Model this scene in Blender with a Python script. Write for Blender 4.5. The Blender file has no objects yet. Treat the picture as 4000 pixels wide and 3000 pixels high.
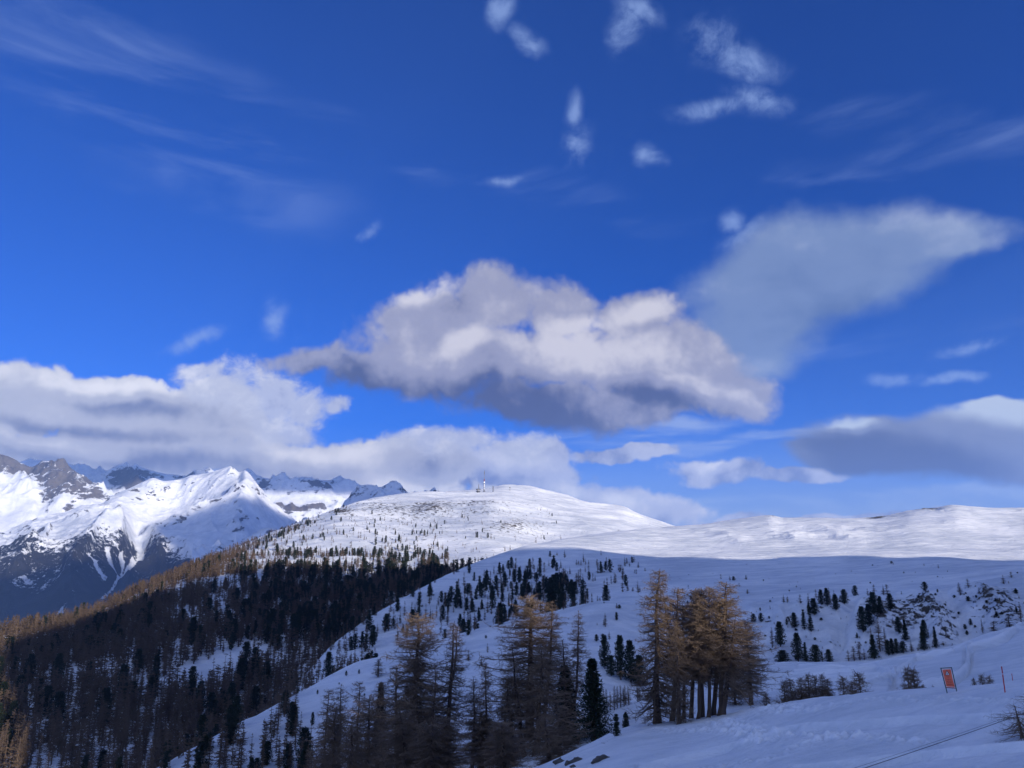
import bpy, math, random
import numpy as np
from mathutils import Vector
from mathutils.bvhtree import BVHTree

S = bpy.context.scene
COL = S.collection
random.seed(7)
RNG = np.random.default_rng(7)

# ------------------------------------------------------------------ camera
F_PX = 3021.0                       # focal length in pixels of the 4000 px wide photograph
PITCH = math.atan(700.0 / F_PX)     # true horizon lies at row 2200 of 3000
cam_d = bpy.data.cameras.new("camera")
cam_d.sensor_width = 36.0
cam_d.lens = 36.0 * F_PX / 4000.0
cam_d.clip_start = 0.5
cam_d.clip_end = 90000.0
cam = bpy.data.objects.new("camera", cam_d)
cam.rotation_euler = (math.pi / 2 + PITCH, 0, 0)
COL.objects.link(cam)
S.camera = cam

# ------------------------------------------------------------------ light
SUN_EL = math.radians(16.7)
SUN_AZ = math.radians(135.0)        # clockwise from the view direction (+Y): behind us to the right
SUN_DIR = np.array([math.sin(SUN_AZ) * math.cos(SUN_EL), math.cos(SUN_AZ) * math.cos(SUN_EL), math.sin(SUN_EL)])
sun_d = bpy.data.lights.new("sun", 'SUN')
sun_d.energy = 2.85
sun_d.angle = math.radians(0.53)
sun_d.color = (1.0, 0.92, 0.80)
sun = bpy.data.objects.new("sun", sun_d)
sun.rotation_euler = Vector(SUN_DIR).to_track_quat('Z', 'Y').to_euler()
COL.objects.link(sun)

EXPOSURE = 1.02
S.view_settings.view_transform = 'Standard'
S.view_settings.look = 'None'
S.view_settings.exposure = EXPOSURE
S.view_settings.gamma = 1.0
S.view_settings.use_curve_mapping = False
S.render.engine = 'CYCLES'
S.cycles.max_bounces = 6
S.cycles.diffuse_bounces = 3
S.cycles.glossy_bounces = 2
S.cycles.transmission_bounces = 2
S.cycles.volume_bounces = 1
S.cycles.transparent_max_bounces = 8
S.cycles.use_denoising = True
S.cycles.use_adaptive_sampling = True
S.cycles.adaptive_threshold = 0.02


def pdir(px, py):
    x = (px - 2000.0) / F_PX
    y = -(py - 1500.0) / F_PX
    c, s = math.cos(PITCH), math.sin(PITCH)
    return x, c - y * s, s + y * c          # right, forward, up


def metre(p):
    """photograph pixels per metre of height and of width at a point"""
    c, s = math.cos(PITCH), math.sin(PITCH)
    d = p[1] * c + p[2] * s
    return F_PX * (c + (-p[1] * s + p[2] * c) / d * -s) / d, F_PX / d


def project(x, y, z):
    """world -> photograph pixels"""
    c, s = math.cos(PITCH), math.sin(PITCH)
    d = y * c + z * s
    v = -y * s + z * c
    d = np.where(d < 1e-3, 1e-3, d)
    return 2000.0 + F_PX * x / d, 1500.0 - F_PX * v / d


def at(px, py, r):
    """point seen at a pixel, r metres away horizontally"""
    x, y, z = pdir(px, py)
    h = math.hypot(x, y)
    return Vector((x / h * r, y / h * r, z / h * r))


# ------------------------------------------------------------------ node helper
class NT:
    def __init__(self, tree):
        self.t = tree
        self.n = tree.nodes
        self.l = tree.links

    def node(self, typ, **kw):
        nd = self.n.new(typ)
        for k, v in kw.items():
            setattr(nd, k, v)
        return nd

    def put(self, sock, v):
        if isinstance(v, E):
            self.l.new(v.s, sock)
        elif isinstance(v, bpy.types.NodeSocket):
            self.l.new(v, sock)
        elif v is not None:
            sock.default_value = v

    def math(self, op, a, b=None, c=None, clamp=False):
        nd = self.n.new('ShaderNodeMath')
        nd.operation = op
        nd.use_clamp = clamp
        for i, v in enumerate((a, b, c)):
            if v is not None:
                self.put(nd.inputs[i], v)
        return E(self, nd.outputs[0])

    def smooth(self, x, a, b):
        nd = self.n.new('ShaderNodeMapRange')
        nd.interpolation_type = 'SMOOTHSTEP'
        for i, v in enumerate((x, a, b, 0.0, 1.0)):
            self.put(nd.inputs[i], v)
        return E(self, nd.outputs[0])

    def lin(self, x, a, b, c=0.0, d=1.0):
        nd = self.n.new('ShaderNodeMapRange')
        nd.clamp = True
        for i, v in enumerate((x, a, b, c, d)):
            self.put(nd.inputs[i], v)
        return E(self, nd.outputs[0])

    def comb(self, x, y, z):
        nd = self.n.new('ShaderNodeCombineXYZ')
        for i, v in enumerate((x, y, z)):
            self.put(nd.inputs[i], v)
        return E(self, nd.outputs[0])

    def vmath(self, op, a, b=None, scale=None):
        nd = self.n.new('ShaderNodeVectorMath')
        nd.operation = op
        self.put(nd.inputs[0], a)
        if b is not None:
            self.put(nd.inputs[1], b)
        if scale is not None:
            self.put(nd.inputs[3], scale)
        return E(self, nd.outputs[0])

    def noise(self, vec, scale, detail=4.0, rough=0.5, lac=2.0, dist=0.0, color=False, typ='FBM', norm=True):
        nd = self.n.new('ShaderNodeTexNoise')
        nd.noise_type = typ
        nd.normalize = norm
        self.put(nd.inputs['Vector'], vec)
        self.put(nd.inputs['Scale'], scale)
        self.put(nd.inputs['Detail'], detail)
        self.put(nd.inputs['Roughness'], rough)
        self.put(nd.inputs['Lacunarity'], lac)
        self.put(nd.inputs['Distortion'], dist)
        return E(self, nd.outputs[1 if color else 0])

    def mix(self, f, a, b):
        nd = self.n.new('ShaderNodeMix')
        nd.data_type = 'RGBA'
        self.put(nd.inputs[0], f)
        self.put(nd.inputs[6], a)
        self.put(nd.inputs[7], b)
        return E(self, nd.outputs[2])


class E:
    def __init__(self, nt, s):
        self.nt, self.s = nt, s

    def __add__(self, o): return self.nt.math('ADD', self, o)
    __radd__ = __add__
    def __sub__(self, o): return self.nt.math('SUBTRACT', self, o)
    def __rsub__(self, o): return self.nt.math('SUBTRACT', o, self)
    def __mul__(self, o): return self.nt.math('MULTIPLY', self, o)
    __rmul__ = __mul__
    def __truediv__(self, o): return self.nt.math('DIVIDE', self, o)
    def max(self, o): return self.nt.math('MAXIMUM', self, o)
    def min(self, o): return self.nt.math('MINIMUM', self, o)
    def smax(self, o, k=0.15): return self.nt.math('SMOOTH_MAX', self, o, k)
    def clamp(self): return self.nt.math('ADD', self, 0.0, clamp=True)


def lin(c):
    return tuple(((v / 255.0) / 12.92 if v / 255.0 <= 0.04045 else ((v / 255.0 + 0.055) / 1.055) ** 2.4) for v in c) + (1.0,)


# ------------------------------------------------------------------ sky with clouds
SKY_STRENGTH = 0.12
world = bpy.data.worlds.new("World")
S.world = world
world.use_nodes = True
world.cycles.sampling_method = 'MANUAL'
world.cycles.sample_map_resolution = 512
W = NT(world.node_tree)
W.n.clear()
w_out = W.node('ShaderNodeOutputWorld')
w_bg = W.node('ShaderNodeBackground')
w_bg.inputs['Strength'].default_value = SKY_STRENGTH
W.l.new(w_bg.outputs[0], w_out.inputs['Surface'])
sky = W.node('ShaderNodeTexSky', sky_type='NISHITA')
sky.sun_disc = False
sky.sun_elevation = SUN_EL
sky.sun_rotation = SUN_AZ
sky.altitude = 2300.0
sky.air_density = 1.0
sky.dust_density = 0.3
sky.ozone_density = 3.0
tc = W.node('ShaderNodeTexCoord')
D = E(W, tc.outputs['Generated'])
sep = W.node('ShaderNodeSeparateXYZ')
W.l.new(D.s, sep.inputs[0])
dx, dy, dz = (E(W, sep.outputs[i]) for i in range(3))


def stereo(px, py):
    x, y, z = pdir(px, py)
    n = math.sqrt(x * x + y * y + z * z)
    x, y, z = x / n, y / n, z / n
    return x / (1 + y), z / (1 + y)


# domain warp, then stereographic sky coordinates (round blobs stay round everywhere)
warp = W.noise(D, 7.0, 4.0, 0.55, color=True)
warp_v = W.vmath('SUBTRACT', warp, (0.5, 0.5, 0.5))
Dw = W.vmath('ADD', D, W.vmath('SCALE', warp_v, scale=0.06))
sep2 = W.node('ShaderNodeSeparateXYZ')
W.l.new(Dw.s, sep2.inputs[0])
wx, wy, wz = (E(W, sep2.outputs[i]) for i in range(3))
den = (wy + 1.001)
SU = wx / den
SV = wz / den


def blob(px, py, rx, ry, rot=0.0, amp=1.0):
    """amp at the middle falling to 0 on the ellipse rim and negative beyond"""
    u, v = stereo(px, py)
    u2, v2 = stereo(px + 10, py)
    k = math.hypot(u2 - u, v2 - v) / 10.0
    a = math.radians(rot)
    ca, sa = math.cos(a), math.sin(a)
    rx, ry = rx * k, ry * k
    pu = SU - u
    pv = SV - v
    e1 = (pu * (ca / rx)) + (pv * (sa / rx))
    e2 = (pu * (-sa / ry)) + (pv * (ca / ry))
    d = W.math('SQRT', e1 * e1 + e2 * e2)
    return (1.0 - d) * amp if amp != 1.0 else (1.0 - d)


def field(blobs, k=0.2):
    f = None
    for b in blobs:
        v = blob(*b)
        f = v if f is None else f.smax(v, k)
    return f


def fbm(scale, detail, rough, stretch=(1, 1, 1), off=(0, 0, 0), dist=0.0, src=None):
    v = W.vmath('MULTIPLY', src or D, stretch)
    if off != (0, 0, 0):
        v = W.vmath('ADD', v, off)
    return W.noise(v, scale, detail, rough, dist=dist)


LIT = (0.035, -0.02, 0.03)          # small step towards the sun, for the relief of the clouds
n_big = fbm(9.0, 8.0, 0.56)
n_big_s = fbm(9.0, 8.0, 0.56, off=(0.012, -0.006, 0.014))
n_soft = fbm(5.0, 4.0, 0.5, stretch=(1, 1, 2.4), off=(3, 1, 2))
n_fine = fbm(24.0, 8.0, 0.64, off=(1.3, 0.2, 5))
relief = (n_big - n_big_s) * 7.0


def billow():
    s = None
    for sc, w, off in ((11.0, 1.0, (7, 1, 3)), (23.0, 0.62, (2, 8, 1)), (47.0, 0.42, (5, 5, 9)), (95.0, 0.28, (1, 4, 6))):
        v = W.math('ABSOLUTE', W.noise(W.vmath('ADD', W.vmath('ADD', D, off), W.vmath('SCALE', warp_v, scale=0.05)), sc, 0.0) - 0.5) * w
        s = v if s is None else s + v
    return (s - 0.27) * 3.0


puff = billow()


def cc(c, s=1.0):
    v = lin(c)
    k = s / (SKY_STRENGTH * 2 ** EXPOSURE)
    return (v[0] * k, v[1] * k, v[2] * k, 1.0)


SKY_TINT = (0.050, 0.215, 0.585, 1.0)
sky_c = W.node('ShaderNodeMix', data_type='RGBA', blend_type='MULTIPLY')
sky_c.inputs[0].default_value = 1.0
W.l.new(sky.outputs[0], sky_c.inputs[6])
sky_c.inputs[7].default_value = SKY_TINT
col = E(W, sky_c.outputs[2])


def layer(base, f, n, namp, w, amax, c):
    """lay one cloud layer over what is there"""
    a = W.smooth(f + (n - 0.5) * namp, 0.0, w) * amax
    return W.mix(a, base, c), a


def shade(dark, mid, light, v):
    c = W.mix(W.smooth(v, 0.0, 0.5), dark, mid)
    return W.mix(W.smooth(v, 0.5, 1.0), c, light)


# high veil of ice cloud, combed into streaks
streak = fbm(4.0, 7.0, 0.6, stretch=(0.8, 1.0, 4.5), off=(0.4, 2.0, 0.7), dist=0.6)
veil_f = field([(3480, 1740, 440, 150, -6), (3310, 1770, 260, 90, -4), (600, 430, 1100, 420, -25), (1900, 680, 1000, 120, -14), (3300, 700, 900, 130, 8),
                (3700, 500, 900, 160, -14), (3200, 1400, 1100, 110, 4), (3000, 1800, 1500, 120, 3),
                (-2500, 300, 1500, 500, 10), (6500, 300, 1500, 500, 10)], 0.3)
veil = W.smooth(streak, 0.42, 0.80) * W.smooth(veil_f, 0.0, 0.7)
col = W.mix(veil * 0.42, col, cc((150, 175, 232)))

# low pale air near the horizon
low = W.smooth(dz + (streak - 0.5) * 0.05, 0.18, 0.0)
col = W.mix(low * 0.98, col, cc((146, 170, 214)))

band_f = field([(3000, 1975, 1300, 90, 1), (3600, 1930, 900, 60, 3), (2500, 1700, 500, 50, 5), (2900, 1730, 600, 40, 4), (-1500, 1900, 900, 90, 0), (6000, 1950, 1500, 110, 0)], 0.3)
band = W.smooth(band_f, 0.0, 0.6) * W.smooth(streak, 0.36, 0.62)
col = W.mix(band * 0.55, col, cc((186, 203, 232)))

# unseen bright cloud field added behind the viewer as fill for the shaded snow
back = W.smooth(dy, 0.45, -0.15) * W.smooth(n_soft + (n_big - 0.5) * 0.5, 0.40, 0.56) * W.smooth(dz, -0.02, 0.08)
col = W.mix(back * 0.58, col, shade(cc((140, 158, 200), 1.35), cc((186, 202, 232), 1.35), cc((230, 236, 246), 1.35), n_big * 1.6 - 0.3))

# small torn wisps
wisps = field([(1950, 60, 55, 110, -20), (2050, 170, 80, 50, -20), (2430, 120, 80, 120, -20), (2480, 60, 110, 50, -20),
               (2760, 130, 130, 100, 0), (2900, 210, 170, 70, -20), (2960, 370, 150, 60, -25), (2780, 400, 190, 50, 10),
               (2225, 460, 40, 90, 0), (2245, 580, 65, 90, 0), (2525, 615, 75, 36, 0), (1420, 875, 70, 28, 15),
               (760, 1315, 130, 40, 22), (1070, 1250, 60, 100, -10), (2840, 870, 45, 50, 0), (2860, 940, 120, 45, 25),
               (1990, 710, 75, 26, 0), (3800, 1362, 150, 40, 3), (3500, 1475, 130, 42, 0), (3750, 1480, 150, 30, 0),
               (-900, 300, 200, 90, 10), (4700, 900, 260, 90, 10), (5200, 300, 200, 100, 0), (-1600, 1100, 260, 80, 0)], 0.08)
n_torn = fbm(17.0, 10.0, 0.70, stretch=(1.0, 1.0, 1.15), off=(9.3, 0.2, 5), dist=0.3)
wa = W.smooth(wisps + (n_big - 0.5) * 1.2, -0.35, 0.75) * W.smooth(n_torn + wisps * 0.16, 0.37, 0.76)
col = W.mix(wa * 0.64, col, cc((150, 178, 232)))

# smooth translucent cloud on the right
r_f = field([(3020, 1030, 420, 200, 20), (3350, 1080, 420, 190, 12), (3230, 985, 430, 190, 8), (3560, 965, 420, 130, 4), (2980, 1160, 420, 230, 38), (2880, 1380, 350, 190, 10), (3050, 1250, 380, 170, 25),
             (3300, 1130, 400, 130, 18), (3750, 975, 160, 60, 0)], 0.35)
ra = W.smooth(r_f * 1.1 + (n_soft - 0.5) * 0.65 + (n_fine - 0.5) * 0.5 + (n_big - 0.5) * 0.5, -0.08, 0.62)
rc = shade(cc((104, 128, 172)), cc((132, 154, 194)), cc((178, 192, 220)), n_soft * 1.5 - 0.25 + (n_big - 0.5) * 1.3)
col = W.mix(ra * 0.84, col, rc)

# low clouds behind the domed hill and along the horizon
h_f = field([(1950, 1860, 420, 110, 0), (2350, 1945, 480, 85, -6), (2000, 1780, 130, 60, 0), (2160, 1790, 90, 50, 0),
             (2820, 1835, 260, 64, -4), (2450, 1770, 300, 34, 4), (3100, 1850, 260, 34, 0),
             (1500, 1950, 700, 120, 0), (3300, 2020, 700, 40, 2), (4700, 1880, 500, 80, 0), (5600, 1900, 700, 130, 0),
             (-1500, 1850, 900, 170, 0), (-3500, 1800, 1200, 200, 0), (8500, 1800, 1300, 200, 0)], 0.2)
h_n = (n_big - 0.5) * 1.2 + puff * 0.25 + (n_fine - 0.5) * 0.6
ha = W.smooth(h_f + h_n, 0.02, 0.34)
h_t = field([(2810, 1805, 110, 34, 0), (2000, 1800, 300, 70, 0), (2450, 1930, 400, 60, -4)], 0.2)
hc = shade(cc((130, 142, 184)), cc((196, 201, 224)), cc((238, 238, 246)),
           relief * 0.30 + 0.42 + h_t.max(-0.3) * 0.5 + (n_fine - 0.5) * 0.6)
col = W.mix(ha * 0.93, col, hc)

# cloud bank over the far mountains on the left
b_f = field([(350, 1530, 560, 130, -2), (-200, 1600, 700, 190, 0), (600, 1640, 620, 200, -6), (820, 1560, 180, 90, -8),
              (1150, 1800, 620, 130, -4), (1600, 1850, 320, 110, 0), (300, 1800, 900, 150, 0),
             (1500, 1960, 600, 120, 0), (-1500, 1650, 900, 200, 0)], 0.22)
b_n = (n_big - 0.5) * 0.8 + puff * 0.22 + (n_fine - 0.5) * 0.5
ba = W.smooth(b_f + b_n, 0.04, 0.26)
b_dark = field([(450, 1790, 800, 75, -2), (1680, 1795, 190, 70, 0), (520, 1570, 420, 60, -8), (1130, 1620, 130, 60, 0),
                (1200, 1900, 300, 60, 0), (300, 1680, 700, 40, -3)], 0.15).max(-0.4)
b_light = field([(350, 1490, 520, 55, 0), (150, 1735, 330, 38, -4), (1250, 1770, 480, 60, -3), (1600, 1905, 420, 50, 0),
                 (800, 1480, 150, 50, 0)], 0.15).max(-0.4)
bc = shade(cc((128, 138, 172)), cc((192, 196, 214)), cc((246, 245, 250)),
           relief * 0.12 + 0.56 - (b_dark + 0.2) * 0.36 + (b_light + 0.2) * 0.34 + (n_big - 0.5) * 0.6 + puff * 0.12 + (n_fine - 0.5) * 0.2)
col = W.mix(ba, col, bc)

# torn fluff at the right end of the bank
t_f = field([(880, 1520, 190, 120, -10), (1050, 1560, 220, 130, -8), (1190, 1590, 170, 100, -5), (1300, 1580, 70, 50, 0), (1120, 1680, 200, 70, -5),
             (800, 1440, 110, 50, 0), (1750, 1740, 320, 60, 0), (2050, 1770, 160, 60, 0)], 0.2)
ta = W.smooth(t_f * 1.25 + (n_torn - 0.5) * 2.6 + (n_big - 0.5) * 0.8, -0.10, 0.75)
col = W.mix(ta * 0.92, col, shade(cc((140, 150, 190)), cc((198, 204, 226)), cc((236, 237, 247)), 0.55 + puff * 0.3 + (n_torn - 0.5) * 1.6))

# big heap cloud in the middle
m_f = field([(1680, 1240, 270, 170, 20), (1900, 1180, 240, 150, 0), (2170, 1200, 210, 120, 0), (2480, 1240, 210, 130, 0),
             (1850, 1400, 620, 200, 0), (2480, 1440, 480, 190, -12), (2850, 1550, 230, 120, -14), (1220, 1420, 250, 75, 8),
             (2150, 1590, 470, 115, -5), (1480, 1440, 330, 100, 6), (2700, 1420, 280, 180, -25), (2450, 1600, 400, 90, 0), (2780, 1520, 300, 140, -10),
             (6100, 1250, 620, 220, 4), (-2600, 1250, 620, 200, -4)], 0.16)
m_n = (n_big - 0.5) * 0.8 + puff * 0.24 + (n_fine - 0.5) * 0.5
ma = W.smooth(m_f + m_n, -0.02, 0.42)
m_dark = field([(2120, 1660, 560, 170, -4), (1330, 1530, 320, 100, 8), (1850, 1560, 500, 90, -6), (2600, 1560, 300, 60, -10)], 0.15).max(-0.35)
m_light = field([(2300, 1370, 420, 110, -12), (2250, 1260, 170, 45, 0), (2520, 1220, 120, 60, 0), (1820, 1330, 120, 50, 20),
                 (2750, 1540, 220, 60, -14), (1650, 1140, 160, 60, 20)], 0.15).max(-0.35)
mc = shade(cc((86, 96, 134)), cc((162, 165, 190)), cc((220, 218, 228)),
           relief * 0.14 + 0.56 - (m_dark + 0.30) * 0.52 + (m_light + 0.2) * 0.48 + puff * 0.14 + (n_big - 0.5) * 0.45 + (n_fine - 0.5) * 0.28)
col = W.mix(ma * 0.97, col, mc)

# thick smooth cloud low on the right
l_f = field([(3480, 1740, 440, 150, -6), (3310, 1770, 260, 90, -4), (3880, 1690, 480, 150, 0), (3500, 1760, 400, 105, 0), (3950, 1770, 500, 150, 0), (3230, 1745, 170, 38, 0),
             (3330, 1680, 110, 30, 0), (4500, 1700, 500, 170, 0), (3900, 1600, 200, 60, 0)], 0.2)
la = W.smooth(l_f + (n_soft - 0.5) * 0.5 + (n_fine - 0.5) * 0.4 + (n_big - 0.5) * 0.3, 0.0, 0.36)
l_light = field([(3900, 1585, 380, 110, -3), (3330, 1660, 120, 30, 0)], 0.2).max(-0.4)
l_dark = field([(3500, 1800, 420, 90, -6), (3300, 1740, 250, 50, 0)], 0.2).max(-0.4)
lc = shade(cc((90, 101, 138)), cc((136, 147, 178)), cc((198, 210, 228)),
           0.42 + (l_light + 0.25) * 0.62 - (l_dark + 0.2) * 0.42 + (n_soft - 0.5) * 0.45 + (n_big - 0.5) * 0.35)
col = W.mix(la * 0.97, col, lc)
W.put(w_bg.inputs['Color'], col)

# ------------------------------------------------------------------ terrain tools
def hash2(ix, iy, seed):
    h = (ix.astype(np.int64) * 374761393 + iy.astype(np.int64) * 668265263 + seed * 1274126177) & 0xFFFFFFFF
    h = ((h ^ (h >> 13)) * 1103515245) & 0xFFFFFFFF
    h = (h ^ (h >> 16)) & 0xFFFFFFFF
    return h / 4294967295.0 * 6.2831853


def perlin(x, y, seed=0):
    x0 = np.floor(x); y0 = np.floor(y)
    fx = x - x0; fy = y - y0
    ux = fx * fx * fx * (fx * (fx * 6 - 15) + 10)
    uy = fy * fy * fy * (fy * (fy * 6 - 15) + 10)

    def g(i, j):
        a = hash2(x0 + i, y0 + j, seed)
        return np.cos(a) * (fx - i) + np.sin(a) * (fy - j)
    n0 = g(0, 0) * (1 - ux) + g(1, 0) * ux
    n1 = g(0, 1) * (1 - ux) + g(1, 1) * ux
    return (n0 * (1 - uy) + n1 * uy) * 1.5


def pfbm(x, y, wl, octs=5, gain=0.5, seed=0):
    s = np.zeros_like(x); a = 1.0; t = 0.0
    for o in range(octs):
        s += a * perlin(x / wl, y / wl, seed + o * 17)
        t += a
        a *= gain; wl *= 0.5
    return s / t


def ridged(x, y, wl, octs=6, gain=0.55, seed=0):
    s = np.zeros_like(x); a = 1.0; t = 0.0; w = np.ones_like(x)
    for o in range(octs):
        n = 1.0 - np.abs(perlin(x / wl, y / wl, seed + o * 31)) * 1.6
        n = np.clip(n, 0, 1) ** 2 * w
        w = np.clip(n * 1.8, 0, 1)
        s += a * n; t += a
        a *= gain; wl *= 0.5
    return s / t


def pchip1(xk, yk, x):
    xk = np.asarray(xk, float); yk = np.asarray(yk, float)
    h = np.diff(xk); d = np.diff(yk) / h
    m = np.zeros_like(yk)
    for i in range(1, len(xk) - 1):
        if d[i - 1] * d[i] > 0:
            w1 = 2 * h[i] + h[i - 1]; w2 = h[i] + 2 * h[i - 1]
            m[i] = (w1 + w2) / (w1 / d[i - 1] + w2 / d[i])
    m[0] = d[0]; m[-1] = d[-1]
    i = np.clip(np.searchsorted(xk, x) - 1, 0, len(h) - 1)
    xx = np.clip(x, xk[0], xk[-1])
    t = (xx - xk[i]) / h[i]
    return ((2 * t**3 - 3 * t**2 + 1) * yk[i] + (t**3 - 2 * t**2 + t) * h[i] * m[i]
            + (-2 * t**3 + 3 * t**2) * yk[i + 1] + (t**3 - t**2) * h[i] * m[i + 1])


def row_keys(keys, az, r=None):
    """(px, py, r) keys -> range and height for every azimuth"""
    A, R, Z = [], [], []
    for px, py, rr in keys:
        x, y, z = pdir(px, py)
        h = math.hypot(x, y)
        A.append(math.atan2(x, y)); R.append(rr); Z.append(rr * z / h)
    o = np.argsort(A)
    A, R, Z = np.array(A)[o], np.array(R)[o], np.array(Z)[o]
    rr = pchip1(A, R, az)
    tt = pchip1(A, Z / R, az)      # slope of sight is interpolated, so a silhouette follows its keys
    return rr, tt * rr


class Sheet:
    """terrain lofted between rows given from near to far"""

    def __init__(self, rows, az0, az1, ncol, nsub, extra=None):
        az = np.linspace(math.radians(az0), math.radians(az1), ncol)
        KR, KZ = [], []
        for keys in rows:
            if callable(keys):
                r, z = keys(az, KR, KZ)
            else:
                r, z = row_keys(keys, az)
            if KR:
                r = np.maximum(r, KR[-1] * 1.01 + 0.5)
            KR.append(r); KZ.append(z)
        KR = np.array(KR); KZ = np.array(KZ)
        n = len(KR)
        h = np.diff(KR, axis=0); d = np.diff(KZ, axis=0) / h
        m = np.zeros_like(KZ)
        for i in range(1, n - 1):
            ok = d[i - 1] * d[i] > 0
            w1 = 2 * h[i] + h[i - 1]; w2 = h[i] + 2 * h[i - 1]
            a = np.where(ok, d[i - 1], 1.0); b = np.where(ok, d[i], 1.0)
            m[i] = np.where(ok, (w1 + w2) / (w1 / a + w2 / b), 0.0)
        m[0] = d[0]; m[-1] = d[-1]
        RR, ZZ, VV = [], [], []
        for i in range(n - 1):
            k = nsub[i]
            for j in range(k + (1 if i == n - 2 else 0)):
                t = j / k
                RR.append(KR[i] + h[i] * t)
                ZZ.append((2 * t**3 - 3 * t**2 + 1) * KZ[i] + (t**3 - 2 * t**2 + t) * h[i] * m[i]
                          + (-2 * t**3 + 3 * t**2) * KZ[i + 1] + (t**3 - t**2) * h[i] * m[i + 1])
                VV.append(np.full_like(az, i + t))
        self.R = np.array(RR); self.Z = np.array(ZZ); self.V = np.array(VV)
        self.AZ = np.broadcast_to(az, self.R.shape).copy()
        self.refresh()
        self.attrs = {}

    def refresh(self):
        self.X = self.R * np.sin(self.AZ); self.Y = self.R * np.cos(self.AZ)

    def px(self):
        return project(self.X, self.Y, self.Z)

    def slope(self):
        """gradient magnitude of the surface"""
        dzr = np.gradient(self.Z, axis=0) / np.maximum(np.gradient(self.R, axis=0), 1e-3)
        dza = np.gradient(self.Z, axis=1) / np.maximum(np.gradient(self.AZ, axis=1) * self.R, 1e-3)
        return np.hypot(dzr, dza)

    def build(self, name, mat, label=None):
        nr, nc = self.R.shape
        co = np.stack([self.X, self.Y, self.Z], -1).reshape(-1, 3).astype(np.float32)
        i = np.arange(nr * nc).reshape(nr, nc)
        q = np.stack([i[:-1, :-1], i[:-1, 1:], i[1:, 1:], i[1:, :-1]], -1).reshape(-1, 4)
        me = mesh_np(name, co, q)
        for k, v in self.attrs.items():
            at_ = me.attributes.new(k, 'FLOAT', 'POINT')
            at_.data.foreach_set('value', v.reshape(-1).astype(np.float32))
        me.materials.append(mat)
        o = bpy.data.objects.new(name, me)
        o['kind'] = 'structure'
        COL.objects.link(o)
        self.obj = o
        tri = np.concatenate([q[:, [0, 1, 2]], q[:, [0, 2, 3]]])
        self.co, self.tri = co, tri
        return o

    def bvh(self, step=1):
        nr, nc = self.R.shape
        ri = np.unique(np.r_[np.arange(0, nr, step), nr - 1]); ci = np.unique(np.r_[np.arange(0, nc, step), nc - 1])
        co = np.stack([self.X, self.Y, self.Z], -1)[np.ix_(ri, ci)].reshape(-1, 3)
        i = np.arange(len(ri) * len(ci)).reshape(len(ri), len(ci))
        q = np.stack([i[:-1, :-1], i[:-1, 1:], i[1:, 1:], i[1:, :-1]], -1).reshape(-1, 4)
        return BVHTree.FromPolygons([tuple(c) for c in co.tolist()], q.tolist())


def mesh_np(name, co, faces, smooth=True, mat_idx=None):
    """faces: (n,k) int array"""
    me = bpy.data.meshes.new(name)
    n, k = faces.shape
    me.vertices.add(len(co))
    me.vertices.foreach_set('co', np.ascontiguousarray(co, np.float32).reshape(-1))
    me.loops.add(n * k)
    me.loops.foreach_set('vertex_index', np.ascontiguousarray(faces, np.int32).reshape(-1))
    me.polygons.add(n)
    me.polygons.foreach_set('loop_start', np.arange(n, dtype=np.int32) * k)
    if smooth:
        me.polygons.foreach_set('use_smooth', np.ones(n, bool))
    if mat_idx is not None:
        me.polygons.foreach_set('material_index', mat_idx.astype(np.int32))
    me.update(calc_edges=True)
    return me


def seg_dist(px, py, pts):
    """distance in photograph pixels to a polyline, and where along it"""
    best = np.full(px.shape, 1e9)
    for (x0, y0), (x1, y1) in zip(pts[:-1], pts[1:]):
        dx_, dy_ = x1 - x0, y1 - y0
        t = np.clip(((px - x0) * dx_ + (py - y0) * dy_) / (dx_ * dx_ + dy_ * dy_), 0, 1)
        best = np.minimum(best, np.hypot(px - x0 - t * dx_, py - y0 - t * dy_))
    return best


def gauss(px, py, cx, cy, rx, ry):
    return np.exp(-((px - cx) / rx) ** 2 - ((py - cy) / ry) ** 2)


def sstep(x, a, b):
    t = np.clip((x - a) / (b - a), 0, 1)
    return t * t * (3 - 2 * t)


# ------------------------------------------------------------------ materials
def new_mat(name):
    m = bpy.data.materials.new(name)
    m.use_nodes = True
    nt = NT(m.node_tree)
    bsdf = nt.n['Principled BSDF']
    return m, nt, bsdf


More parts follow.
